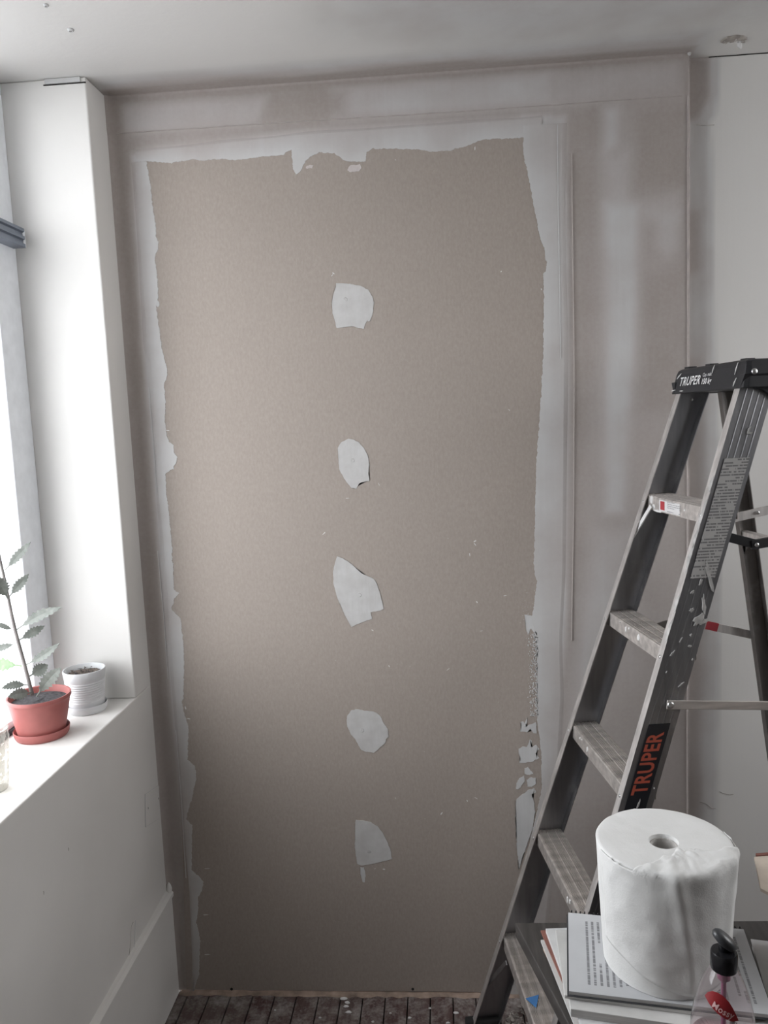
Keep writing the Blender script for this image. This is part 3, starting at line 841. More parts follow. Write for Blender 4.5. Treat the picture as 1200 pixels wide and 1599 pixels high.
# blanked-off socket box beside the corner
PL = [(-0.1202, 0.7151), (-0.0137, 0.6911), (-0.0234, 0.593), (-0.1341, 0.6239)]
b = MB()
b.loft([[(XL - 0.001, y, z) for y, z in PL], [(XL + 0.0028, y, z) for y, z in PL]])
o = b.build('socket_blank', 'paint', wl, bevel=0.0008); o['label'] = 'painted-over rectangular socket blank'
for (y0, z0), (y1, z1) in zip(PL, PL[1:] + PL[:1]):
    bb = MB(); bb.tube([(XL + 0.0006, y0, z0), (XL + 0.0006, y1, z1)], 0.0013, 5); bb.build('seam', 'darkgap' if (y0, z0) in (PL[3], PL[0]) and False else 'compound', o)
for y, z in [(-0.1095, 0.6682), (-0.0266, 0.6564)]:
    bb = MB(); bb.tube([(XL + 0.0022, y, z - 0.003), (XL + 0.0030, y + 0.001, z), (XL + 0.0022, y, z + 0.003)], 0.0010, 5); bb.build('chip', 'darkgap', o)
# slit and small knocks in the paint
for pts in ([(-0.2689, 0.4172), (-0.2834, 0.4138), (-0.3025, 0.3647), (-0.316, 0.3425)],):
    b = MB(); b.tube([(XL + 0.0, y, z) for y, z in pts], [0.0012, 0.0008, 0.0008, 0.0014], 5); b.build('wall_slit', 'chip', wl)
for pts in ([(-0.2556, 0.4139), (-0.2785, 0.3476), (-0.2899, 0.3368)],):
    b = MB(); b.tube([(XL + 0.0004, y, z) for y, z in pts], 0.0014, 5); b.build('wall_slit_edge', 'compound', wl)
for y, z in [(-0.5807, 0.8105), (-0.7032, 0.7804)]:
    b = MB(); b.tube([(XL - 0.0002, y, z + 0.004), (XL + 0.0003, y + 0.001, z), (XL - 0.0002, y, z - 0.004)], 0.0008, 5); b.build('paint_knock', 'chip', wl)

# tall skirting with a bevelled cap
ZB = 0.335
b = MB()
prof = [(XL - 0.002, 0.0), (XL + 0.012, 0.0), (XL + 0.012, ZB - 0.012), (XL + 0.017, ZB - 0.010), (XL + 0.017, ZB + 0.002), (XL + 0.010, ZB + 0.010), (XL - 0.002, ZB + 0.016)]
b.loft([[(x, Y_ROOM, z) for x, z in prof], [(x, -0.001, z) for x, z in prof]])
sk = b.build('baseboard_left', 'paint', None)
tag(sk, 'tall white painted skirting under the window wall', kind='structure')
b = MB()
b.add(*(lambda L: (L.v, L.f))(MB().lathe([(0.002, -0.018), (0.008, -0.010), (0.009, 0.0), (0.006, 0.012), (0.002, 0.020)], 10, (XL + 0.008, -0.010, ZB + 0.018))))
b.build('filler_lump', 'paint', sk, smooth=True)

# ---------------------------------------------------------------- structure: window
w1 = empty('window_1', (XW, YJ, ZS))
tag(w1, 'large daylit window over the sill with pale metal frame', kind='structure')


def at(o, parent):
    o.parent = parent
    o.matrix_parent_inverse = Matrix.Translation(-Vector(parent.location))
    return o


xo, xi = XW - 0.065, XW
mull = [YJ, -0.73, WIN1_Y]
for k, y in enumerate(mull):
    w_ = 0.115 if k == 0 else 0.04
    y0 = y - w_ if k == 0 else (y if k == len(mull) - 1 else y - w_ / 2)
    b = MB(); b.box((xo, y0, ZS + 0.03), (xi, y0 + w_, H - 0.03)); at(b.build('window_stile', 'frame', bevel=0.003), w1)
b = MB(); b.box((xo, WIN1_Y, ZS), (xi - 0.004, YJ, ZS + 0.03)); at(b.build('bottom_rail', 'frame', bevel=0.003), w1)
b = MB(); b.box((xo, WIN1_Y, H - 0.03), (xi, YJ, H)); at(b.build('top_rail', 'frame', bevel=0.003), w1)
b = MB(); b.box((xi - 0.005, WIN1_Y, ZS), (xi + 0.006, YJ - 0.11, ZS + 0.012)); at(b.build('gasket', 'gasket'), w1)
for y1, y0 in zip(mull[:-1], mull[1:]):
    b = MB(); b.box((xo + 0.024, y0 + 0.005, ZS + 0.02), (xo + 0.030, y1 - 0.02, H - 0.02)); at(b.build('window_pane', 'glass'), w1)
# transom bar: grooved aluminium channel standing proud of the frame
z0, z1 = 2.272, 2.322
prof = [(XW - 0.02, z0), (XW + 0.034, z0), (XW + 0.034, z0 + 0.010), (XW + 0.027, z0 + 0.013), (XW + 0.027, z0 + 0.019), (XW + 0.034, z0 + 0.022),
        (XW + 0.034, z0 + 0.030), (XW + 0.027, z0 + 0.033), (XW + 0.027, z0 + 0.039), (XW + 0.034, z0 + 0.042), (XW + 0.034, z1), (XW - 0.02, z1)]
b = MB(); b.loft([[(x, WIN1_Y, z) for x, z in prof], [(x, YJ - 0.012, z) for x, z in prof]])
tb = at(b.build('transom_bar', 'bar'), w1); tb['label'] = 'blue-grey grooved metal transom bar'
b = MB(); b.box((XW - 0.02, YJ - 0.012, z0 + 0.002), (XW + 0.030, YJ, z1 - 0.002)); at(b.build('bar_bracket', 'frame', bevel=0.002), w1)

# ground outside and the rest of the room
b = MB(); b.box((-30, -30, -3.2), (30, 30, -3.0))
tag(b.build('ground', 'ground'), 'pale street level outside the window', kind='structure')


# ---------------------------------------------------------------- structure: ceiling
def REGC():
    return [
        (0.55, 0.10, [(XL, -0.10), (0.30, -0.10), (XR + 0.02, -0.12), (XR + 0.02, 0.05), (XL, 0.05)]),
        (-0.2, 0.03, [(XL, -0.038), (-0.5, -0.05), (-0.35, -0.035), (0.1, -0.06), (0.25, -0.04), (XR, -0.036), (XR, 0.05), (XL, 0.05)]),
        (0.95, 0.35, [(-0.2, -0.9), (0.75, -0.75), (0.9, -0.2), (0.2, -0.12), (-0.2, -0.3)]),
    ]


ceil = grid_wall('ceiling', 'z', H, XL - TH, X_ROOM, Y_ROOM, 0.13, 0.02, M['skim'], 1.8, REGC(), 0.08)
tag(ceil, 'flat white ceiling smudged with taupe coat along the back wall', kind='structure')
for x, y, r in ((-0.815, -0.368, 0.0060), (-0.818, -0.478, 0.0045)):
    b = MB()
    b.lathe([(r * 1.3, 0.001), (r * 1.3, -0.002), (r * 0.8, -0.005), (r * 0.45, -0.004), (r * 0.4, 0.0)], 12, (x, y, H))
    o = b.build('wall_plug', 'compound', ceil, smooth=True)
    bb = MB(); bb.lathe([(0.0028, 0.0), (0.0028, -0.0035), (0.0022, -0.0042), (0.0008, -0.0032)], 10, (x + 0.001, y, H)); bb.build('screw', 'alu_dark', o, smooth=True)
# knocked-out hole with a curl of loose plaster
b = MB()
rh = random.Random(5)
CH = [(0.759, -0.060), (0.768, -0.082), (0.790, -0.088), (0.812, -0.080), (0.824, -0.066), (0.815, -0.056), (0.800, -0.062), (0.782, -0.060), (0.770, -0.052)]
b.loft([[(x, y, H + 0.001) for x, y in CH], [(x, y, H - 0.004) for x, y in CH], [(0.79 + (x - 0.79) * 0.85, -0.068 + (y + 0.068) * 0.8, H - 0.005) for x, y in CH]])
hole = b.build('broken_plaster', 'chip', ceil)
for k in range(12):
    x = 0.765 + rh.random() * 0.055; y = -0.082 + rh.random() * 0.026; s = rh.uniform(0.003, 0.007)
    bb = MB(); bb.add([(x + s * rh.uniform(-1, 1), y + s * rh.uniform(-1, 1), H - 0.005 - s * rh.uniform(0, 0.9)) for _ in range(4)], [(0, 1, 2), (0, 2, 3), (0, 3, 1), (1, 3, 2)])
    bb.build('plaster_crumb', 'chip' if k % 3 else 'plaster', hole)
bb = MB(); bb.tube([(0.806, -0.062, H - 0.004), (0.808, -0.058, H - 0.014), (0.812, -0.058, H - 0.022)], [0.005, 0.006, 0.002], 7); bb.build('plaster_crumb', 'plaster', hole, smooth=True)
b = MB(); b.lathe([(0.005, 0.001), (0.0045, -0.004), (0.002, -0.007)], 9, (XR - 0.002, -0.004, H)); b.build('filler_lump', 'patch', ceil, smooth=True)

# ---------------------------------------------------------------- structure: floor of narrow boards
b = MB(); b.box((XL - 0.01, Y_ROOM, -0.06), (X_ROOM, 0.03, -0.012))
floor = b.build('floor', 'darkgap')
tag(floor, 'old narrow dark floorboards under white plaster dust', kind='structure')
PITCHB = 0.0695
pm = MB(); pm.box((0, Y_ROOM, -0.012), (PITCHB - 0.0035, 0.0, 0.0))
first = pm.build('plank', 'plank', floor, bevel=0.0015)
nb_ = int((X_ROOM - XL) / PITCHB) + 1
x0p = -0.774 - 2 * PITCHB
for k in range(nb_):
    x = x0p + k * PITCHB
    if x + PITCHB > X_ROOM: break
    o = first if k == 0 else first.copy()
    if k: C.objects.link(o); o.parent = floor
    o.location = (x, 0.0, -0.0006 * (k % 3))
# crumbly ledge at the foot of the wall
b = MB()
rl = random.Random(11)
nl = 70
for k in range(nl):
    x0 = XL + 0.015 + (XR - XL - 0.02) * k / nl; x1 = XL + 0.015 + (XR - XL - 0.02) * (k + 1) / nl
    pass
ring = []
for k in range(nl + 1):
    x = XL + 0.016 + (XR - XL - 0.02) * k / nl
    d = 0.014 + 0.008 * rl.random(); h_ = 0.0015 + 0.0025 * rl.random()
    ring.append([(x, 0.004, -0.001), (x, -d, -0.001), (x, -d * 0.8, h_ * 0.7), (x, -0.003, h_), (x, 0.004, h_)])
b.loft(ring)
lg = b.build('trim_1', 'ledge')
tag(lg, 'crumbly tan plaster ledge where the board meets the floor', kind='structure')
# flakes of plaster lying on the boards
FL = [(-0.3468, -0.0269), (-0.335, -0.0429), (-0.3371, -0.0589), (-0.3266, -0.0823), (-0.142, -0.1026), (-0.2498, -0.1193), (-0.0045, -0.0802), (-0.028, -0.1209), (-0.0813, -0.0632), (-0.4109, -0.1066), (-0.5531, -0.0777), (-0.2003, -0.0856)]
for i, (x, y) in enumerate(FL):
    L = (0.016, 0.012, 0.01, 0.012, 0.008, 0.006, 0.011, 0.009, 0.006, 0.006, 0.005, 0.005)[i]; a = rl.uniform(0, 3)
    pts = [(x + L * rl.uniform(0.6, 1) * math.cos(a + t * 1.0472), y + 0.5 * L * rl.uniform(0.6, 1) * math.sin(a + t * 1.0472)) for t in range(6)]
    b = MB(); b.loft([[(px, py, 0.0005) for px, py in pts], [(x + (px - x) * 0.7, y + (py - y) * 0.7, 0.0035) for px, py in pts]])
    b.build('plaster_flake', 'plaster', floor)

# ---------------------------------------------------------------- structure: walls out of view
b = MB(); b.box((XL - TH, Y_ROOM - 0.2, 0), (X_ROOM + 0.2, Y_ROOM, H)); tag(b.build('wall_rear', 'roomwall'), 'plain rear wall behind the camera', kind='structure')
wr = empty('wall_right', (X_ROOM, 0, 0)); tag(wr, 'plain side wall with a window, out of view on the right', kind='structure')
for a, c in (((Y_ROOM, 0), (W2[0], H)), ((W2[1], 0), (0.13, H)), ((W2[0], 0), (W2[1], W2[2])), ((W2[0], W2[3]), (W2[1], H))):
    b = MB(); b.box((X_ROOM, a[0], a[1]), (X_ROOM + 0.2, c[0], c[1])); at(b.build('wall_panel', 'roomwall'), wr)

# ---------------------------------------------------------------- stepladder
LZ = 0.1369
lad = empty('stepladder', (0.0639, -0.3972, 0.0), LZ)
tag(lad, 'plaster-spattered aluminium stepladder with a black cap in front of the wall', 'ladder')
SL = 0.322                      # lean of the front rails
STEP = 0.3099
ZT = 1.825                      # rail top


def hw(z):
    return 0.2465 - 0.049 * z


def rail_mesh(name, side, mat, depth=0.077, z0=0.012, z1=ZT, lean=SL, g0=0.0, hwf=hw, flange=0.024, th=0.0024, ribs=4, lab=None, split=False):
    """C channel opening towards the middle of the ladder; outer web carries shallow ribs"""
    sec = [(0, 0)]
    # outer face along g with ribs
    if ribs:
        for k in range(ribs):
            c = depth * (k + 1) / (ribs + 1)
            sec += [(c - 0.0020, 0), (c - 0.0010, 0.0004), (c + 0.0010, 0.0004), (c + 0.0020, 0)]
    sec += [(depth, 0), (depth, -flange), (depth - th, -flange), (depth - th, -th), (th, -th)] + ([(th, -flange), (0, -flange)] if not split else [(0, -th)])
    rings = []
    for z in (z0, z1):
        w = hwf(z)
        rings.append([(g0 + lean * z + g, side * (w + q), z) for g, q in sec])
    b = MB(); b.loft(rings)
    o = b.build(name, mat, lad)
    if lab: o['label'] = lab
    if split:
        fl = [(0, 0.0003), (0, -flange), (th, -flange), (th, -th), (0.0002, -th), (0.0002, 0.0003)]
        b = MB(); b.loft([[(g0 + lean * z + g - 0.0002, side * (hwf(z) + q), z) for g, q in fl] for z in (z0, z1)])
        b.build('front_flange', 'alu_edge', o)
    return o


far_rail = rail_mesh('front_rail', 1, 'alu', lab='far front rail', split=True)
near_rail = rail_mesh('front_rail', -1, 'alu', lab='near front rail with stickers', split=True)


# steps: ribbed tread with an apron
def step(i):
    z = i * STEP
    w = hw(z) - 0.0032
    g = SL * z + 0.004
    D, hgt = 0.072, 0.037
    prof = [(0.004, 0)]
    # ribbed top in three bands, two shallow gutters between them
    for c0, c1 in ((0.006, 0.022), (0.027, 0.046), (0.051, 0.068)):
        k = 4
        for j in range(k):
            a = c0 + (c1 - c0) * j / k; e = c0 + (c1 - c0) * (j + 0.55) / k
            prof += [(a, -0.0016), (a + 0.0003, 0.0010), (e, 0.0010), (e + 0.0003, -0.0016)]
        prof += [(c1 + 0.0012, -0.0008), (c1 + 0.0034, -0.0008)]
    prof = prof[:-2]
    prof += [(D - 0.001, -0.0004), (D, -0.002), (D, -hgt * 0.8), (D - 0.002, -hgt * 0.8), (D - 0.002, -0.003), (0.004, -0.003), (0.002, -0.006), (0.002, -hgt), (0.0, -hgt), (0.0, -0.003), (0.001, -0.001)]
    b = MB()
    b.loft([[(g + p, -w, z + q) for p, q in prof], [(g + p, w, z + q) for p, q in prof]])
    return b.build('step', 'alu_step', lad)


steps = [step(i) for i in range(1, 6)]


def disc(r, c, nrm, th=0.002, n=12, dome=0.5):
    nrm = Vector(nrm).normalized(); a = nrm.cross(Vector((0.2, 0.9, 0.3))).normalized(); e = nrm.cross(a); c = Vector(c)
    b = MB()
    b.loft([[c + rr * (math.cos(2 * math.pi * k / n) * a + math.sin(2 * math.pi * k / n) * e) + nrm * t for k in range(n)] for rr, t in ((r, -0.0008), (r, th * 0.3), (r * 0.75, th * 0.8), (r * 0.3, th))])
    return b


for i in range(1, 6):
    z = i * STEP - 0.018
    for s in (1, -1):
        # front flange rivets
        o = disc(0.0042, (SL * z, s * (hw(z) - 0.012), z), (-1, 0, 0.3)).build('rivet', 'steel', lad, smooth=True)
for z in (ZT - 0.035,):
    disc(0.004, (SL * z + 0.045, hw(z) - 0.0028, z), (0, -1, 0)).build('rivet', 'steel', lad, smooth=True)

# braces under the top and bottom steps (far side)
for z, dz, dd, mt in ((5 * STEP - 0.025, -0.085, 0.055, 'plaster'), (1 * STEP - 0.03, -0.13, 0.085, 'alu'), (1 * STEP - 0.03, -0.13, -0.085, 'alu')):
    sd = 1 if dd > 0 else -1
    dd = abs(dd)
    p1 = Vector((SL * z + 0.006, sd * (hw(z) - dd), z)); p0 = Vector((SL * (z + dz) + 0.006, sd * (hw(z + dz) - 0.006), z + dz))
    t = (p1 - p0).normalized(); a = Vector((1, 0, 0)) * 0.0055; e = t.cross(Vector((1, 0, 0))).normalized() * 0.006
    b = MB(); b.loft([[p + a * i_ + e * j_ for i_, j_ in ((-0.3, -1), (0.3, -1), (0.3, 1), (-0.3, 1))] for p in (p0, p1)])
    b.build('knee_brace', mt, lad)

# cap
CZ0, CZ1 = 1.806, 1.868


def cap():
    b = MB()
    g0, g1 = 0.577, 0.800
    wb, wt = 0.176, 0.166
    # body with slightly sloping front, rounded corners
    def ring(z, gi, wi, go):
        return [(gi, -wi, z), (gi, wi, z), (gi + 0.01, wi + 0.006, z), (go - 0.02, wi + 0.006, z), (go, wi - 0.01, z), (go, -wi + 0.01, z), (go - 0.02, -wi - 0.006, z), (gi + 0.01, -wi - 0.006, z)]
    rings = [ring(CZ0, g0, wb, g1), ring(CZ0 + 0.048, g0 + 0.010, wb - 0.006, g1 - 0.004), ring(CZ1 - 0.004, g0 + 0.014, wt, g1 - 0.008), ring(CZ1, g0 + 0.022, wt - 0.006, g1 - 0.016)]
    b.loft(rings)
    return b.build('cap', 'black', lad, bevel=0.002)


cp = cap()
# side skirts of the cap that hold the rails, with a scalloped lower edge
for s in (1, -1):
    sk_ = [(0.579, CZ0 + 0.03), (0.577, CZ0 + 0.002), (0.612, CZ0 - 0.001), (0.630, CZ0 - 0.006), (0.648, CZ0 - 0.020), (0.664, CZ0 - 0.034), (0.700, CZ0 - 0.040), (0.770, CZ0 - 0.036), (0.796, CZ0 - 0.01), (0.796, CZ0 + 0.03)]
    y0, y1 = s * (hw(1.8) + 0.0018), s * (hw(1.8) + 0.0075 + 0.014)
    if s == 1: sk_ = [(g, max(z, CZ0 - 0.002)) for g, z in sk_]
    b = MB(); b.loft([[(g, y0, z) for g, z in sk_], [(g, s * 0.182 if z > CZ0 + 0.01 else y0 + s * 0.006, z) for g, z in sk_]])
    b.build('cap_skirt', 'black', cp, bevel=0.0012)
for g, w, z in ((0.583, 0.142, CZ1 + 0.001), (0.583, 0.03, CZ1), (0.59, -0.12, CZ1)):
    b = MB(); b.box((g + 0.018, w - 0.012, z - 0.004), (g + 0.04, w + 0.012, z + 0.004)); b.build('cap_rib', 'black', cp, bevel=0.001)
disc(0.0068, (0.600, -0.1825, 1.840), (0, -1, 0.05), 0.004).build('cap_rivet', 'steel', cp, smooth=True)
disc(0.0068, (0.600, 0.1825, 1.840), (0, 1, 0.05), 0.004).build('cap_rivet', 'steel', cp, smooth=True)
capn = Vector((-1, 0, 0.21)).normalized(); capup = Vector((0.21, 0, 1)).normalized()


def capface(w, z, off=0.0006):
    return Vector((0.577 + 0.21 * (z - CZ0), w, z)) + capn * off


text_mesh('brand_lettering', 'TRUPER', 0.031, 'white_print', cp, capface(0.083, 1.834), (0, -1, 0), capup, 0.98, 0.18, 0.0012, 0.0004)
text_mesh('load_lettering', '150 kg', 0.019, 'white_print', cp, capface(-0.005, 1.829), (0, -1, 0), capup, 0.9, 0.15, 0.0012, 0.0004)
text_mesh('load_lettering', 'Cap. máx.', 0.012, 'white_print', cp, capface(-0.005, 1.845), (0, -1, 0), capup, 0.9, 0.1, 0.0012, 0.0001)
for w, z, L, a in ((0.150, 1.850, 0.012, 0.6), (-0.028, 1.856, 0.010, 1.3), (0.168, 1.815, 0.012, 0.1), (0.12, 1.812, 0.01, 0.0), (-0.135, 1.85, 0.014, 1.4), (-0.14, 1.82, 0.01, 1.2)):
    p = capface(w, z, 0.001)
    d = Vector((0, -math.cos(a), 0)) + capup * math.sin(a)
    b = MB(); b.tube([p - d * L, p, p + d * L], [0.0006, 0.0018, 0.0006], 5); b.build('plaster_scrape', 'plaster', cp)


# rear section
def hwr(z):
    return 0.205 - 0.032 * z


RL = -0.163
def rear_g(z):
    return 0.684 + RL * (z - 1.816)


for s in (1, -1):
    o = rail_mesh('rear_rail', s, 'alu_dark', 0.045, 0.012, 1.815, RL, rear_g(0), hwr, 0.02, 0.002, 0, lab='far rear rail' if s == 1 else 'near rear rail')
for z in (0.40, 0.80, 1.43):
    w = hwr(z) + 0.002
    b = MB(); b.box((rear_g(z) + 0.004, -w, z - 0.012), (rear_g(z) + 0.028, w, z + 0.012)); b.build('rear_rung', 'alu_step', lad, bevel=0.002)
    for s in (1, -1):
        p = [(rear_g(z) + 0.016, s * w, z - 0.012), (rear_g(z) + 0.016, s * (w - 0.05), z - 0.012), (rear_g(z) + 0.016, s * w, z - 0.06)]
        b = MB(); b.loft([[Vector(q) + Vector((t, 0, 0)) for q in p] for t in (-0.002, 0.002)]); b.build('gusset', 'alu_dark', lad)


def bar(name, p0, p1, h=0.016, t=0.003, mat='alu', axis=(0, 1, 0), lab=None):
    p0, p1 = Vector(p0), Vector(p1)
    d = (p1 - p0).normalized(); e = Vector(axis).normalized(); f_ = d.cross(e).normalized()
    ring = lambda p: [p + e * (t / 2) * i_ + f_ * (h / 2) * j_ for i_, j_ in ((-1, -1), (1, -1), (1, 1), (-1, 1))]
    b = MB(); b.loft([ring(p0 - d * 0.008), ring(p1 + d * 0.008)])
    o = b.build(name, mat, lad, bevel=0.0008)
    if lab: o['label'] = lab
    return o


# spreaders: near one outside the rail, far one folding in the middle
yn = -(hw(1.118) + 0.005)
bar('spreader', (0.407, yn, 1.118), (0.80, yn + 0.006, 1.085), 0.020, 0.004, 'alu_step', lab='near spreader bar')
disc(0.008, (0.407, yn - 0.002, 1.118), (0, -1, 0), 0.004).build('rivet', 'steel', lad, smooth=True)
yf = hw(1.17) - 0.006
bar('spreader', (0.462, yf, 1.168), (0.612, yf - 0.004, 1.205), 0.022, 0.004, 'alu_dark', lab='far spreader arm at the front')
sp2 = bar('spreader', (0.612, yf - 0.008, 1.203), (0.82, yf - 0.004, 1.145), 0.022, 0.004, 'alu_edge', lab='far spreader arm at the rear')
b = MB()
pA = Vector((0.612, yf - 0.008, 1.203)); pB = Vector((0.82, yf - 0.004, 1.145)); dd = (pB - pA).normalized(); ff = Vector((dd.z, 0, -dd.x))
q0 = pA + dd * 0.062; q1 = pA + dd * 0.096
b.loft([[q + Vector((0, i_ * 0.0032, 0)) + ff * 0.0114 * j_ for i_, j_ in ((-1, -1), (1, -1), (1, 1), (-1, 1))] for q in (q0, q1)])
b.build('tape_band', 'red_tape', sp2)
# shelf arms between the sections, close under the top step
bar('shelf_arm', (0.535, -0.150, 1.514), (0.76, -0.146, 1.552), 0.020, 0.004, 'alu_edge', lab='silver upper shelf arm')
disc(0.004, (0.628, -0.153, 1.530), (0, -1, 0)).build('rivet', 'steel', lad, smooth=True)
bar('shelf_arm', (0.50, -0.150, 1.497), (0.624, -0.152, 1.459), 0.021, 0.010, 'black', lab='black lower shelf arm at the front')
bar('shelf_arm', (0.620, -0.154, 1.459), (0.80, -0.150, 1.480), 0.021, 0.010, 'black', lab='black lower shelf arm at the rear')
disc(0.005, (0.622, -0.161, 1.459), (0, -1, 0)).build('rivet', 'steel', lad, smooth=True)
# feet
for s in (1, -1):
    b = MB(); b.box((-0.008, s * hw(0) - 0.016 - 0.004 * s, 0.0), (0.092, s * hw(0) + 0.016 - 0.008 * s, 0.045)); b.build('foot', 'rubber', lad, bevel=0.004)
    b = MB(); b.box((rear_g(0) - 0.006, s * hwr(0) - 0.015, 0.0), (rear_g(0) + 0.05, s * hwr(0) + 0.013, 0.04)); b.build('foot', 'rubber', lad, bevel=0.004)


# near rail face coordinates: along the rail (z) and across (g from front edge)
def nface(g, z, off=0.0014):
    return Vector((SL * z + g, -(hw(z)) - off, z))


rail_up = Vector((SL, 0.049, 1)).normalized()
rail_x = Vector((1, 0, 0))
rail_n = Vector((0, -1, -0.049)).normalized()


def sticker(name, g0, g1, z0, z1, mat, lab=None, parent=None, th=0.0005, off=0.0012):
    b = MB()
    q = [nface(g0, z0, off), nface(g1, z0, off), nface(g1, z1, off), nface(g0, z1, off)]
    b.loft([q, [p + rail_n * th for p in q]])
    o = b.build(name, mat, parent or near_rail)
    if lab: o['label'] = lab
    return o


s1 = sticker('brand_sticker', 0.013, 0.062, 0.885, 1.075, 'sticker_black', 'black sticker with orange-red brand lettering')
text_mesh('brand_lettering', 'TRUPER', 0.049, 'red_print', s1, nface(0.0375, 0.986, 0.0020), rail_up, Vector((-1, 0, 0)), 0.80, 0.0, 0.0, 0.0012)
s2 = sticker('caution_sticker', 0.012, 0.064, 0.800, 0.862, 'yellow_print', 'black caution sticker with a pale border')
s2b = sticker('caution_panel', 0.0145, 0.0615, 0.803, 0.859, 'sticker_black', None, s2, 0.0004, 0.0018)
text_mesh('caution_lettering', 'PRECAUCIÓN', 0.0115, 'yellow_print', s2, nface(0.038, 0.850, 0.0026), rail_x, rail_up, 0.62, 0.0, 0.0, 0.0002)
M['instr'] = printed('instruction_sticker_print', (0.44, 0.43, 0.42), (0.09, 0.09, 0.095), 0.0066, 2, 0, -10, 10, -10, 10, 60, 0.5, 14.0)
s3 = sticker('instruction_sticker', 0.011, 0.067, 1.395, 1.655, 'instr', 'worn pale sticker full of small print')

# plaster splashes on the ladder
rs = random.Random(21)


def splash(g, z, L, w, ang=0.0, parent=None, mat='greyplaster'):
    pts = []
    for k in range(14):
        t = k * 0.4488
        r = rs.uniform(0.45, 1.05)
        a_, c_ = L * r * math.cos(t), w * r * math.sin(t)
        pts.append((g + c_ * math.cos(ang) + a_ * math.sin(ang), z - c_ * math.sin(ang) + a_ * math.cos(ang)))
    b = MB()
    b.loft([[nface(p[0], p[1], 0.0008) for p in pts], [nface(g + (p[0] - g) * 0.85, z + (p[1] - z) * 0.85, 0.0030) for p in pts]])
    b.build('plaster_splash', mat, parent or near_rail)


for g, z, L, w, a in ((0.052, 1.40, 0.055, 0.006, -0.50), (0.060, 1.335, 0.03, 0.006, -0.3), (0.035, 1.325, 0.007, 0.006, 0), (0.058, 1.302, 0.017, 0.013, 0.2), (0.072, 1.298, 0.012, 0.007, 0.9),
                      (0.047, 1.715, 0.010, 0.003, 0.3), (0.05, 1.708, 0.003, 0.008, 0.1), (0.037, 1.385, 0.010, 0.004, 0.1), (0.025, 1.365, 0.006, 0.004, 0.6), (0.05, 1.27, 0.004, 0.003, 0), (0.03, 1.26, 0.008, 0.002, 0.2),
                      (0.02, 1.232, 0.01, 0.003, 0.5), (0.055, 1.245, 0.004, 0.006, 0.2), (0.06, 1.16, 0.009, 0.002, 0.8), (0.018, 1.19, 0.003, 0.002, 0), (0.068, 0.93, 0.003, 0.002, 0), (0.042, 0.897, 0.014, 0.0025, 0.1), (0.036, 0.885, 0.003, 0.006, 0.1), (0.07, 1.215, 0.003, 0.002, 0)):
    splash(g, z, L, w, a)


def flange_splash(z, L):
    b = MB()
    w0 = -hw(z)
    pts = [(w0 + rs.uniform(0.002, 0.006), -L), (w0 + 0.010 * rs.random() + 0.004, -L * 0.5), (w0 + 0.014, 0), (w0 + 0.009, L * 0.7), (w0 + 0.004, L), (w0 - 0.001, L * 0.2), (w0 - 0.001, -L * 0.6)]
    b.loft([[(SL * (z + d) - 0.0002, w, z + d) for w, d in pts], [(SL * (z + d * 0.85) - 0.0014, w, z + d * 0.85) for w, d in pts]])
    b.build('plaster_splash', 'greyplaster', near_rail)


for z, L in ((1.60, 0.02), (1.53, 0.05), (1.44, 0.04), (1.34, 0.025), (1.28, 0.03), (1.48, 0.03)):
    flange_splash(z, L)


def apron_splash(i, w, dz, L, wd, parent=None):
    z = i * STEP; g = SL * z + 0.004
    pts = [(w + wd * rs.uniform(0.6, 1) * math.cos(t * 0.785), dz + L * rs.uniform(0.6, 1) * math.sin(t * 0.785)) for t in range(8)]
    b = MB(); b.loft([[(g - 0.0002, a, z + c) for a, c in pts], [(g - 0.0022, w + (a - w) * 0.8, z + dz + (c - dz) * 0.8) for a, c in pts]])
    b.build('plaster_splash', 'plaster', steps[i - 1])


for i, w, dz, L, wd in ((5, 0.128, -0.012, 0.014, 0.012), (5, 0.115, -0.028, 0.010, 0.010), (5, 0.09, -0.036, 0.004, 0.03), (5, -0.062, -0.017, 0.004, 0.004), (4, 0.05, -0.016, 0.010, 0.006), (4, -0.03, -0.015, 0.010, 0.008), (4, 0.03, -0.008, 0.004, 0.004),
                        (3, 0.12, -0.012, 0.004, 0.005), (3, 0.105, -0.010, 0.003, 0.003), (3, 0.06, -0.018, 0.010, 0.005), (2, -0.08, -0.02, 0.012, 0.006), (2, -0.10, -0.012, 0.008, 0.006), (4, 0.09, -0.008, 0.003, 0.002)):
    apron_splash(i, w, dz, L, wd)
# sticker on the apron of the top step
z5 = 5 * STEP; g5 = SL * z5 + 0.004
M['stepprint'] = printed('step_sticker_print', (0.66, 0.65, 0.65), (0.14, 0.14, 0.15), 0.0046, 2, 1, -10, 10, -10, 0.034, 90, 0.4, 9.0)
b = MB(); b.box((g5 - 0.0010, -0.036, z5 - 0.034), (g5 + 0.0002, 0.080, z5 - 0.006))
o = b.build('step_sticker', 'stepprint', steps[4]); o['label'] = 'white sticker with a red square'
b = MB(); b.box((g5 - 0.0016, 0.048, z5 - 0.030), (g5 - 0.0006, 0.072, z5 - 0.0085)); b.build('red_square', 'red_ink', o)
# scrap of blue tape hanging on the lowest tread
z1_ = STEP; g1_ = SL * z1_ + 0.004
b = MB()
tri = [(g1_ + 0.002, -0.030, z1_ + 0.0016), (g1_ + 0.038, -0.022, z1_ + 0.0018), (g1_ + 0.020, -0.064, z1_ + 0.0018)]
b.loft([tri, [(x, y, z + 0.001) for x, y, z in tri]]); b.build('tape_scrap', 'blue_tape', steps[0])

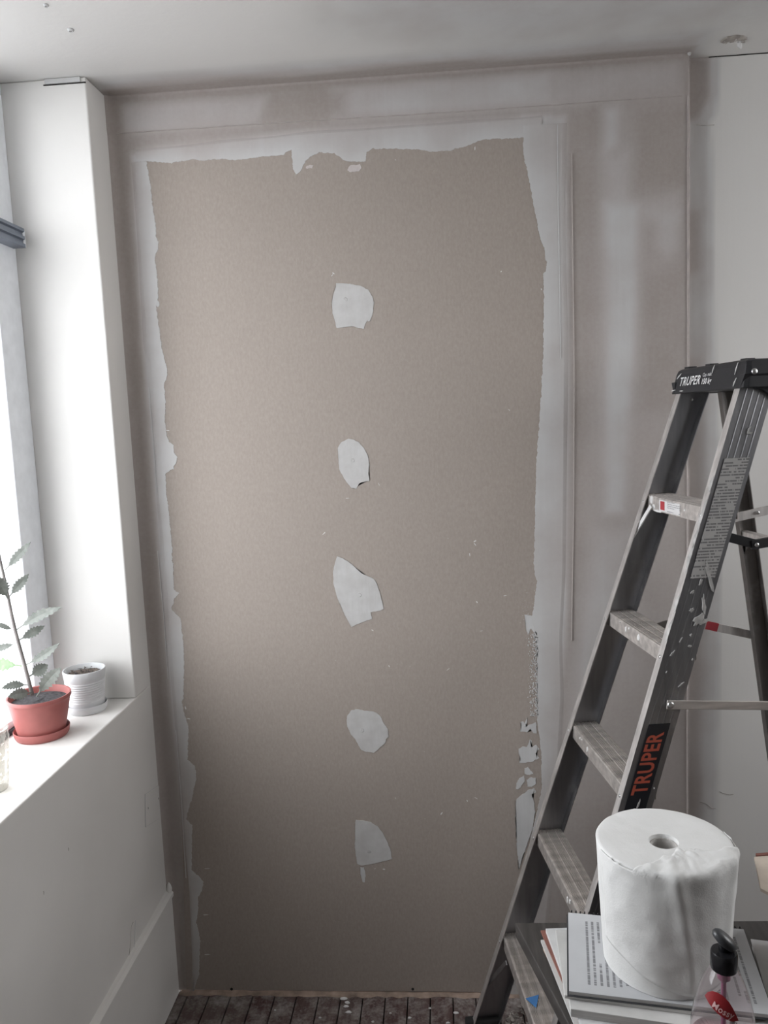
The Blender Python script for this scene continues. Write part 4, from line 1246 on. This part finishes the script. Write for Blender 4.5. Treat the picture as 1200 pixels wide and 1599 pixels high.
# rubble heap behind the ladder foot
b = MB()
RB = [(0.1309, -0.1234), (0.1685, -0.0202), (0.1921, -0.0723), (0.1681, -0.1228)]
for k in range(420):
    a = rs.random() * 6.283; rr = 0.17 * math.sqrt(rs.random())
    x = 0.262 + rr * math.cos(a) * 0.72; y = -0.16 + rr * math.sin(a) * 0.75
    z = max(0.004, 0.07 * (1 - rr / 0.17)) * rs.random() + 0.004
    s = rs.uniform(0.005, 0.014)
    vv = [Vector((rs.uniform(-1, 1), rs.uniform(-1, 1), rs.uniform(-0.6, 0.6))) * s + Vector((x, y, z + s * 0.6)) for _ in range(4)]
    b.add(vv, [(0, 1, 2), (0, 2, 3), (0, 3, 1), (1, 3, 2)])
o = b.build('plaster_rubble', 'chip')
tag(o, 'small heap of broken plaster crumbs on the floor under the stepladder', 'rubble', kind='stuff')

# ---------------------------------------------------------------- desk
ZD = 0.75
dk = empty('desk', (0.7, -1.1, 0)); tag(dk, 'dark wood-grain desk in the right foreground', 'desk')
TOP = [(0.123, -0.757), (1.35, -0.735), (1.35, -1.52), (0.300, -1.52)]
b = MB(); b.loft([[(x, y, ZD - 0.03) for x, y in TOP], [(x, y, ZD) for x, y in TOP]])
at(b.build('desk_top', 'desk', bevel=0.002), dk)
for x, y in ((0.32, -0.86), (1.26, -0.82), (0.42, -1.44), (1.26, -1.44)):
    b = MB(); b.box((x - 0.025, y - 0.025, 0), (x + 0.025, y + 0.025, ZD - 0.03)); at(b.build('leg', 'desk', bevel=0.002), dk)
b = MB(); b.box((0.345, -0.85, ZD - 0.40), (1.235, -0.835, ZD - 0.03)); at(b.build('modesty_panel', 'desk'), dk)


# ---------------------------------------------------------------- papers on the desk
def quad_slab(name, q, z0, z1, mat, parent=None, bevel=0.0):
    b = MB(); b.loft([[(x, y, z0) for x, y in q], [(x, y, z1) for x, y in q]])
    return b.build(name, mat, parent, bevel=bevel)


def rect(o, ux, w, vy, d):
    ux = Vector(ux).normalized(); vy = Vector(vy).normalized(); o = Vector(o)
    return [tuple(o), tuple(o + ux * w), tuple(o + ux * w + vy * d), tuple(o + vy * d)]


# loose documents fanned out on the left, bottom up
q = [(0.168, -0.838), (0.40, -0.80), (0.40, -1.09), (0.212, -1.09)]
f0 = quad_slab('card_folder', q, ZD, ZD + 0.0035, 'manila'); tag(f0, 'tan card folder at the bottom of the paper pile on the desk', 'folder')
q = [(0.166, -0.822), (0.41, -0.795), (0.42, -1.08), (0.200, -1.085)]
f1 = quad_slab('paper_sheaf', q, ZD + 0.0036, ZD + 0.0085, 'paper_edge'); tag(f1, 'thin white sheaf of paper on the tan folder', 'papers')
q = [(0.169, -0.799), (0.41, -0.785), (0.42, -1.06), (0.206, -1.06)]
f2 = quad_slab('card_cover', q, ZD + 0.0086, ZD + 0.0125, 'redbrown'); tag(f2, 'red-brown card cover showing between the white papers', 'folder')
q = [(0.178, -0.806), (0.43, -0.790), (0.44, -1.05), (0.202, -1.05)]
f3 = quad_slab('paper_sheaf', q, ZD + 0.0126, ZD + 0.021, 'paper'); tag(f3, 'plain white sheet lying under the spiral-bound document, left corner showing', 'papers')
# thick pads below the document
q = rect((0.187, -0.86), (0.9878, -0.155), 0.30, (-0.12, -0.9927), 0.185)
q = [(0.200, -0.83), (0.50, -0.86), (0.50, -1.095), (0.188, -1.035)]
p1 = quad_slab('writing_pad', q, ZD + 0.0211, ZD + 0.036, 'paper_edge', bevel=0.001); tag(p1, 'thick white writing pad under the spiral-bound document', 'pad')
q = [(0.192, -0.84), (0.49, -0.85), (0.47, -1.062), (0.182, -1.012)]
p2 = quad_slab('writing_pad', q, ZD + 0.0361, ZD + 0.0425, 'paper_edge', bevel=0.001); tag(p2, 'thin pad directly below the spiral-bound document', 'pad')
# white ring binder sheets to the right
q = [(0.46, -0.795), (0.575, -0.812), (0.535, -1.12), (0.44, -1.10)]
# spiral-bound printed document
ZDOC = 0.80
DO = Vector((0.223, -0.799, ZDOC)); UX = Vector((0.323, -0.051, 0)).normalized(); VY = Vector((-0.051, -0.323, 0)).normalized()
ang = math.atan2(UX.y, UX.x)
doc = empty('spiral_document', (DO.x, DO.y, ZD + 0.0427), ang); tag(doc, 'spiral-bound document with printed page under the paper roll', 'document')
hd = ZDOC - (ZD + 0.0427)
M['docprint'] = printed('document_print', (0.55, 0.56, 0.575), (0.12, 0.12, 0.13), 0.0105, 0, 1, 0.030, 0.30, -0.195, -0.022, 95, 0.42, 5.0)
b = MB(); b.box((0, -0.216, 0), (0.318, 0, hd - 0.0012)); b.build('page_block', 'paper_edge', doc)
b = MB(); b.box((0, -0.216, hd - 0.0012), (0.318, 0, hd)); b.build('printed_page', 'docprint', doc)
b = MB(); b.box((-0.003, -0.2195, -0.0001), (0.321, 0.003, 0.0012)); b.build('back_cover', 'greyblack', doc)
b = MB()
for k in range(38):
    x = 0.006 + k * 0.0083
    b.tube([(x + 0.0006 * math.sin(t * 0.785), 0.0040 + 0.0070 * math.cos(t * 0.785), hd * 0.5 + 0.0034 * math.sin(t * 0.785)) for t in range(9)], 0.0011, 5)
o = b.build('wire_binding', 'blackshiny', doc); o['kind'] = 'stuff'

# papers showing right of the roll
nb = empty('notebook', (0.545, -0.83, ZD), -0.20); tag(nb, 'white wire-bound notebook at the right edge of the picture', 'notebook')
b = MB(); b.box((0.014, -0.27, 0.0), (0.155, 0.0, 0.016)); b.build('page_block', 'paper_edge', nb, bevel=0.001)
b = MB(); b.box((0.012, -0.272, 0.016), (0.157, 0.002, 0.018)); b.build('cover', 'paper', nb)
b = MB(); b.box((0.052, -0.23, 0.018), (0.0535, -0.075, 0.0184)); b.build('ruled_line', 'brownink', nb)

# ---------------------------------------------------------------- paper towel roll
RC = (0.3690, -0.9300, ZDOC + 0.0009)
roll = empty('paper_towel_roll', RC); tag(roll, 'jumbo white paper towel roll standing on the spiral-bound document', 'paper roll')
RT, RB_, RH = 0.1145, 0.1030, 0.2190
NS = 128


def roll_r(a, t):
    r = RB_ + (RT - RB_) * t
    n1 = mnoise.noise(Vector((math.cos(a) * 1.6, math.sin(a) * 1.6, t * 1.5)))
    n2 = mnoise.noise(Vector((math.cos(a) * 5, math.sin(a) * 5, t * 4 + 9)))
    return r + 0.0016 * n1 + 0.0006 * n2


rings = []
for t in np.linspace(0, 1, 26):
    rings.append([(roll_r(2 * math.pi * k / NS, t) * math.cos(2 * math.pi * k / NS), roll_r(2 * math.pi * k / NS, t) * math.sin(2 * math.pi * k / NS), RH * t) for k in range(NS)])
for r, dz in ((0.985, 0.0022), (0.95, 0.0030), (0.8, 0.0026), (0.6, 0.0020), (0.4, 0.0014), (0.22, 0.0)):
    rings.append([(RT * r * math.cos(2 * math.pi * k / NS), RT * r * math.sin(2 * math.pi * k / NS), RH + dz + 0.0008 * mnoise.noise(Vector((math.cos(k * 0.049) * r * 6, math.sin(k * 0.049) * r * 6, 3)))) for k in range(NS)])
rings.append([(RT * 0.205 * math.cos(2 * math.pi * k / NS), RT * 0.205 * math.sin(2 * math.pi * k / NS), RH - 0.004) for k in range(NS)])
rings.append([(RT * 0.20 * math.cos(2 * math.pi * k / NS), RT * 0.20 * math.sin(2 * math.pi * k / NS), 0.004) for k in range(NS)])
b = MB(); b.loft(rings, caps=False); b.build('wound_paper', 'tissue', roll, auto=1.0)
b = MB(); b.lathe([(RT * 0.198, 0.004), (RT * 0.198, RH - 0.006), (RT * 0.18, RH - 0.006), (RT * 0.18, 0.004)], 40); b.build('core_tube', 'cardcore', roll, smooth=False)
# loose outer sheet with a folded-over top
vs, fs = [], []
NA, NV = 90, 46
A0, A1 = math.radians(-168), math.radians(12)
for i in range(NA + 1):
    u = i / NA
    a = A0 + (A1 - A0) * u
    # lower edge runs diagonally, upper part folds onto the top near the right
    zlo = 0.02 + 0.075 * max(0, 0.25 - u) * 2 + 0.012 * math.sin(u * 9)
    fold = 0.0
    if u > 0.22:
        fold = 0.074 * math.sin(min(1, (u - 0.22) / 0.62) * math.pi) ** 0.7 + 0.004 * math.sin(u * 40)
    Ltot = (RH - zlo) + max(fold, 0.0)
    for j in range(NV + 1):
        s = Ltot * j / NV
        z = zlo + s
        crease = 0.006 * math.exp(-((u - (0.40 + 0.10 * (1 - z / RH))) / 0.035) ** 2) + 0.005 * math.exp(-((u - (0.66 + 0.08 * (z / RH))) / 0.04) ** 2) + 0.004 * math.exp(-((u - 0.83) / 0.03) ** 2)
        puff = 0.0018 + 0.003 * math.sin(math.pi * min(1, max(0, u))) * (0.35 + 0.65 * min(1, z / RH)) * 0.6 + crease * (0.4 + 0.6 * z / RH)
        puff += 0.0014 * mnoise.noise(Vector((u * 14, z * 40, 1.7)))
        if z <= RH:
            r = RB_ + (RT - RB_) * (z / RH) + puff
            zz = z
        else:
            e = z - RH
            r = RT + puff - e
            zz = RH + 0.0035 + min(e, 0.01) * 0.35 + 0.006 * abs(mnoise.noise(Vector((u * 16, e * 60, 4.2)))) * min(1, e / 0.012) + crease * 0.5
        vs.append((r * math.cos(a), r * math.sin(a), zz))
w_ = NV + 1
for i in range(NA):
    for j in range(NV):
        fs.append((i * w_ + j, (i + 1) * w_ + j, (i + 1) * w_ + j + 1, i * w_ + j + 1))
o = mesh('loose_sheet', vs, fs, 'tissue', roll, smooth=True)
md = o.modifiers.new('thickness', 'SOLIDIFY'); md.thickness = 0.0006

# ---------------------------------------------------------------- soap bottle
ZBOT = ZD + 0.0362
BC = (0.386, -1.172)
bot = empty('soap_bottle', (BC[0], BC[1], ZD)); tag(bot, 'clear pump bottle with red Mossy label and black top', 'bottle')
o_z = 0.0
BP = [(0.010, 0.0015), (0.040, 0.0), (0.0455, 0.004), (0.047, 0.012), (0.047, 0.07), (0.0465, 0.10), (0.0445, 0.125), (0.0405, 0.150), (0.0345, 0.175), (0.0275, 0.195), (0.0205, 0.209), (0.0155, 0.216), (0.0145, 0.222)]


def brad(z):
    return float(np.interp(z, [p[1] for p in BP[1:]], [p[0] for p in BP[1:]]))


b = MB(); b.lathe(BP, 56); b.build('bottle_body', 'petplastic', bot, smooth=True)
b = MB(); b.lathe([(r * 0.955, z + 0.001) for r, z in BP[1:6]] + [(0.0005, 0.092)], 40); b.build('soap', 'pinkclear', bot, smooth=True)
b = MB(); b.lathe([(0.006, 0.222), (0.009, 0.2215), (0.009, 0.197), (0.0045, 0.193), (0.0035, 0.19), (0.0035, 0.01), (0.002, 0.008)], 20); b.build('pump_tube', 'pinkliquid', bot, smooth=True)
b = MB(); b.lathe([(0.014, 0.212), (0.0178, 0.2125), (0.0185, 0.215), (0.0185, 0.236), (0.0172, 0.239), (0.010, 0.240), (0.008, 0.2405)], 40)
b.build('collar', 'blackshiny', bot, auto=0.6)
# actuator: a slanting teardrop nozzle
rings = []
ca, sa = math.cos(0.72), math.sin(0.72)
for t, h_ in ((0.0, -0.0072), (0.55, -0.0070), (0.86, -0.0052), (1.0, -0.0010), (0.97, 0.0032), (0.78, 0.0066), (0.38, 0.0084), (0.03, 0.0088)):
    t = max(t, 0.02); ring = []
    for k in range(28):
        a = k * 2 * math.pi / 28
        px_, py_ = 0.0205 * t * math.cos(a), 0.0150 * t * math.sin(a)
        ring.append((0.0005 + px_ * ca + h_ * sa, py_, 0.2555 - px_ * sa + h_ * ca))
    rings.append(ring)
b = MB(); b.loft(rings); b.build('pump_head', 'greyblack', bot, smooth=True)
b = MB(); b.lathe([(0.0075, 0.238), (0.0072, 0.252), (0.006, 0.256)], 20); b.build('pump_stem', 'blackshiny', bot, smooth=True)
# leaf-shaped label wrapped on the shoulder, facing the camera
A_F = math.atan2(CAM.y - BC[1], CAM.x - BC[0])


def wrapb(dx, dz, off=0.0006, a_c=A_F - 0.14, zc=0.176):
    dx, dz = dx * 0.92, dz * 0.82
    z = zc + dz
    r = brad(z) + off
    a = a_c + math.asin(max(-0.97, min(0.97, dx / r)))
    return Vector((r * math.cos(a), r * math.sin(a), z))


LO_ = [(-0.0235, 0.004), (-0.019, 0.0125), (-0.012, 0.0185), (-0.004, 0.0200), (0.004, 0.0175), (0.012, 0.0105), (0.018, 0.001), (0.0235, -0.0115), (0.026, -0.0185), (0.018, -0.0195), (0.008, -0.0165), (-0.003, -0.0115), (-0.013, -0.005)]
cxl = sum(p[0] for p in LO_) / len(LO_); czl = sum(p[1] for p in LO_) / len(LO_)
vs, fs = [], []
lo2 = resample(LO_ + [LO_[0]], 0.002)[:-1]; nl2 = len(lo2); NR = 8
for k in range(NR + 1):
    for p in lo2:
        t = 1 - k / NR
        vs.append(wrapb(cxl + (p[0] - cxl) * t, czl + (p[1] - czl) * t))
for k in range(NR):
    for j in range(nl2):
        fs.append((k * nl2 + j, k * nl2 + (j + 1) % nl2, (k + 1) * nl2 + (j + 1) % nl2, (k + 1) * nl2 + j))
lab_ = mesh('label', vs, fs, 'redlabel', bot, smooth=True)
ct, st_ = math.cos(-0.36), math.sin(-0.36)
text_mesh('label_lettering', 'Mossy', 0.0150, 'pink_print', lab_, (0, 0, 0), (1, 0, 0), (0, 1, 0), 0.82, 0.0, 0.0022, 0.0002,
          wrap=lambda x, y, th: wrapb(0.0045 + x * ct - y * st_, -0.0045 + x * st_ + y * ct, th))

# ---------------------------------------------------------------- carton with a printed booklet on it, mostly out of the picture
ct_ = empty('carton', (0.87, -0.92, ZD)); tag(ct_, 'brown cardboard carton under the cream booklet on the right end of the desk', 'carton')
b = MB(); b.box((-0.15, -0.11, 0), (0.20, 0.13, 0.174)); b.build('carton_body', 'carton', ct_, bevel=0.003)
b = MB(); b.box((-0.15, -0.015, 0.174), (0.20, 0.03, 0.1746)); b.build('packing_tape', 'manila', ct_)
bk = empty('booklet', (0.563, -0.827, ZD + 0.1748)); tag(bk, 'cream booklet corner with dark print at the right edge of the picture', 'booklet')
Q = [(0, 0), (0.42, 0.05), (0.40, -0.09), (-0.020, -0.112), (-0.028, -0.100)]
b = MB(); b.loft([[(x, y, 0) for x, y in Q], [(x, y, 0.006) for x, y in Q]]); b.build('pages', 'cream', bk, bevel=0.0008)
b = MB(); b.loft([[(x, y, z) for x, y in ((0.004, 0.0), (0.30, 0.035), (0.30, 0.043), (0.006, 0.008))] for z in (0.0, 0.008)]); b.build('red_edge', 'redbrown', bk)
Q2 = [(0.012, -0.035), (0.05, -0.03), (0.05, -0.065), (0.020, -0.062), (0.006, -0.052), (0.015, -0.047)]
b = MB(); b.loft([[(x, y, 0.0058) for x, y in Q2], [(x, y, 0.0064) for x, y in Q2]]); b.build('printed_figure', 'brownink', bk)


# ---------------------------------------------------------------- plants on the sill
def pot(name, c, label, mat, soilmat, rim, base, h, sr, ribs=False):
    e = empty(name, (c[0], c[1], ZS)); tag(e, label, 'potted plant' if not ribs else 'plant pot')
    s0 = 0.006
    prof = [(base * 0.9, s0), (base, s0 + 0.002)]
    if ribs:
        zs = np.linspace(s0 + 0.03, h - 0.03, 9)
        for z in zs:
            t = (z - s0) / (h - s0); r = base + (rim - base) * t
            prof += [(r, z - 0.003), (r - 0.0014, z - 0.001), (r - 0.0014, z + 0.001), (r, z + 0.003)]
        prof += [(rim, h - 0.004), (rim - 0.0005, h), (rim - 0.003, h), (rim - 0.004, h - 0.004), (rim - 0.008, h - 0.025)]
    else:
        prof += [(base + (rim - base) * 0.8, h - 0.018), (rim * 0.965, h - 0.012), (rim, h - 0.009), (rim, h - 0.002), (rim - 0.001, h), (rim - 0.005, h - 0.001), (rim - 0.008, h - 0.012), (rim - 0.012, h - 0.03)]
    b = MB(); b.lathe(prof, 56, caps=True); b.build('pot_body', mat, e, auto=0.7)
    # soil with relief
    rings = []
    rs_ = rim - 0.0085; zs_ = h - (0.016 if not ribs else 0.014)
    for r in np.linspace(1, 0.04, 9):
        rings.append([(rs_ * r * math.cos(k * 0.19635), rs_ * r * math.sin(k * 0.19635), zs_ + 0.005 * mnoise.noise(Vector((r * 9 * math.cos(k * 0.19635), r * 9 * math.sin(k * 0.19635), 2.0))) * (1 if r < 0.99 else 0)) for k in range(32)])
    b = MB(); b.loft(rings, caps=False); b.f.append(tuple(range(len(b.v) - 32, len(b.v)))); b.build('soil', soilmat, e, smooth=True)
    # saucer
    b = MB(); b.lathe([(sr * 0.5, 0.0), (sr * 0.90, 0.0), (sr * 0.96, 0.006), (sr, 0.020), (sr * 0.985, 0.022), (sr * 0.965, 0.020), (sr * 0.90, 0.0055), (sr * 0.5, 0.005)], 56); b.build('saucer', mat, e, auto=0.7)
    return e


P1 = (-1.031, -0.390)
plant = pot('potted_plant', P1, 'succulent with toothed leaves in a terracotta-pink pot on the sill', 'terracotta', 'soil', 0.077, 0.056, 0.108, 0.0675)
P2 = (-0.992, -0.215)
pot2 = pot('plant_pot', P2, 'white ribbed pot of dry soil on the sill against the jamb', 'whitepot', 'drysoil', 0.056, 0.045, 0.118, 0.0540, True)
# bits of bark in the white pot
rp = random.Random(4)
for k in range(46):
    a = rp.random() * 6.283; r = 0.043 * math.sqrt(rp.random()); s = rp.uniform(0.003, 0.008)
    x, y = r * math.cos(a), r * math.sin(a); z = 0.105 + rp.random() * 0.006
    vv = [Vector((x, y, z)) + Vector((rp.uniform(-1, 1), rp.uniform(-1, 1), rp.uniform(-0.4, 0.9))) * s for _ in range(4)]
    b = MB(); b.add(vv, [(0, 1, 2), (0, 2, 3), (0, 3, 1), (1, 3, 2)]); b.build('bark_chip', 'drysoil' if k % 3 else 'soil', pot2)


def leaf(base, tip, width, mat='leaf', teeth=9, fold=0.25, sag=0.1, face=(0.5, -0.8, 0.3)):
    """fleshy leaf: toothed margin, folded along the midrib, short stalk"""
    B, T = Vector(base), Vector(tip)
    ax = T - B; L = ax.length; ax.normalize()
    nrm = Vector(face); nrm = (nrm - ax * nrm.dot(ax)).normalized()
    sd = ax.cross(nrm)
    N = teeth * 3
    top, bot_, mid = [], [], []
    st = 0.16
    for k in range(N + 1):
        u = k / N
        if u < st:
            w = 0.06 * width
        else:
            q = (u - st) / (1 - st)
            w = width * 0.5 * (math.sin(math.pi * q ** 0.85) ** 0.8) * (1.0 - 0.1 * q)
            w *= (1.16 if k % 3 == 0 else (0.80 if k % 3 == 1 else 0.98))
            w = max(w, 0.02 * width)
        c = B + ax * L * u - Vector((0, 0, 1)) * sag * L * math.sin(math.pi * u) * -1
        top.append(c + sd * w + nrm * w * fold); bot_.append(c - sd * w + nrm * w * fold); mid.append(c)
    th = nrm * 0.0012
    vs = []
    for a, m_, e in zip(top, mid, bot_):
        vs += [a, m_ + th, e, m_ - th]
    fs = []
    for k in range(N):
        o_ = k * 4
        for j in range(4):
            fs.append((o_ + j, o_ + (j + 1) % 4, o_ + 4 + (j + 1) % 4, o_ + 4 + j))
    fs.append((0, 1, 2, 3)); fs.append((N * 4 + 3, N * 4 + 2, N * 4 + 1, N * 4))
    o = mesh('leaf', vs, fs, mat)
    return at(o, plant)


STEM = [(-1.0466, -0.392, 1.1158), (-1.0535, -0.392, 1.1595), (-1.062, -0.392, 1.2097), (-1.0742, -0.392, 1.2779), (-1.0807, -0.392, 1.3258), (-1.0844, -0.392, 1.3636), (-1.09, -0.392, 1.416), (-1.0965, -0.392, 1.4665), (-1.1008, -0.392, 1.5214), (-1.1028, -0.392, 1.5664)]
b = MB(); b.tube(STEM, [0.0052, 0.005, 0.0048, 0.0046, 0.0044, 0.0042, 0.004, 0.0036, 0.003, 0.002], 8)
at(b.build('stem', 'stem', smooth=True), plant)
LEAVES = [
    ([(-1.0859, -0.392, 1.4402)], [(-1.0087, -0.4, 1.51)], 0.022, 'leaf', 0.0),
    ([(-1.0828, -0.392, 1.3718)], [(-1.0379, -0.37, 1.4248)], 0.024, 'leaf', 0.0),
    ([(-1.0817, -0.4, 1.3703)], [(-1.0789, -0.45, 1.4385)], 0.036, 'leaf', 0.0),
    ([(-1.0729, -0.392, 1.2861)], [(-0.944, -0.4, 1.3438)], 0.026, 'leaf', 0.05),
    ([(-1.0689, -0.392, 1.2596)], [(-1.0196, -0.35, 1.2852)], 0.024, 'leaf', 0.0),
    ([(-1.055, -0.392, 1.1962)], [(-0.9573, -0.4, 1.2527)], 0.023, 'leaf', -0.03),
    ([(-1.0495, -0.392, 1.1661)], [(-1.0154, -0.36, 1.1852)], 0.034, 'leaf', 0.0),
    ([(-1.0317, -0.4, 1.115)], [(-0.9442, -0.43, 1.1994)], 0.034, 'leaf', 0.05),
    ([(-1.0779, -0.392, 1.2863)], [(-1.1184, -0.41, 1.3117)], 0.014, 'leaf', 0.0),
    ([(-1.0729, -0.392, 1.2531)], [(-1.1428, -0.41, 1.2368)], 0.018, 'leaf', 0.0),
    ([(-1.067, -0.392, 1.1931)], [(-1.1706, -0.4, 1.1879)], 0.034, 'leafgreen', 0.08),
    ([(-1.0551, -0.392, 1.1428)], [(-1.1036, -0.43, 1.1486)], 0.022, 'leaf', 0.08),
    ([(-1.0425, -0.4, 1.1252)], [(-1.0773, -0.45, 1.1339)], 0.03, 'leaf', 0.05),
]
for i, (bs, tp, w, mt, sg) in enumerate(LEAVES):
    leaf(bs[0], tp[0], w, mt, sag=sg)

# cut-glass vase at the left edge of the picture
VC = (-0.990, -0.690)
vz = empty('cut_glass_vase', (VC[0], VC[1], ZS)); tag(vz, 'cut-glass vase on the sill at the left edge of the picture', 'vase')
rings = []
NV_ = 36
for i, z in enumerate(np.linspace(0, 0.135, 22)):
    ring = []
    for k in range(NV_):
        a = 2 * math.pi * k / NV_
        cut = 0.0022 * (abs(math.sin(a * 9 + z * 140)) + abs(math.sin(a * 9 - z * 140)))
        r = 0.030 + 0.012 * (z / 0.135) + (cut if 0 < i < 19 else 0.002)
        ring.append((r * math.cos(a), r * math.sin(a), z))
    rings.append(ring)
for r, z in ((0.039, 0.135), (0.034, 0.10), (0.026, 0.015), (0.004, 0.012)):
    rings.append([(r * math.cos(2 * math.pi * k / NV_), r * math.sin(2 * math.pi * k / NV_), z) for k in range(NV_)])
b = MB(); b.loft(rings); b.build('vase_body', 'cutglass', vz)

for o in C.objects:
    if o.type == 'MESH' and o.parent is None and 'label' not in o:
        print('UNLABELLED', o.name)
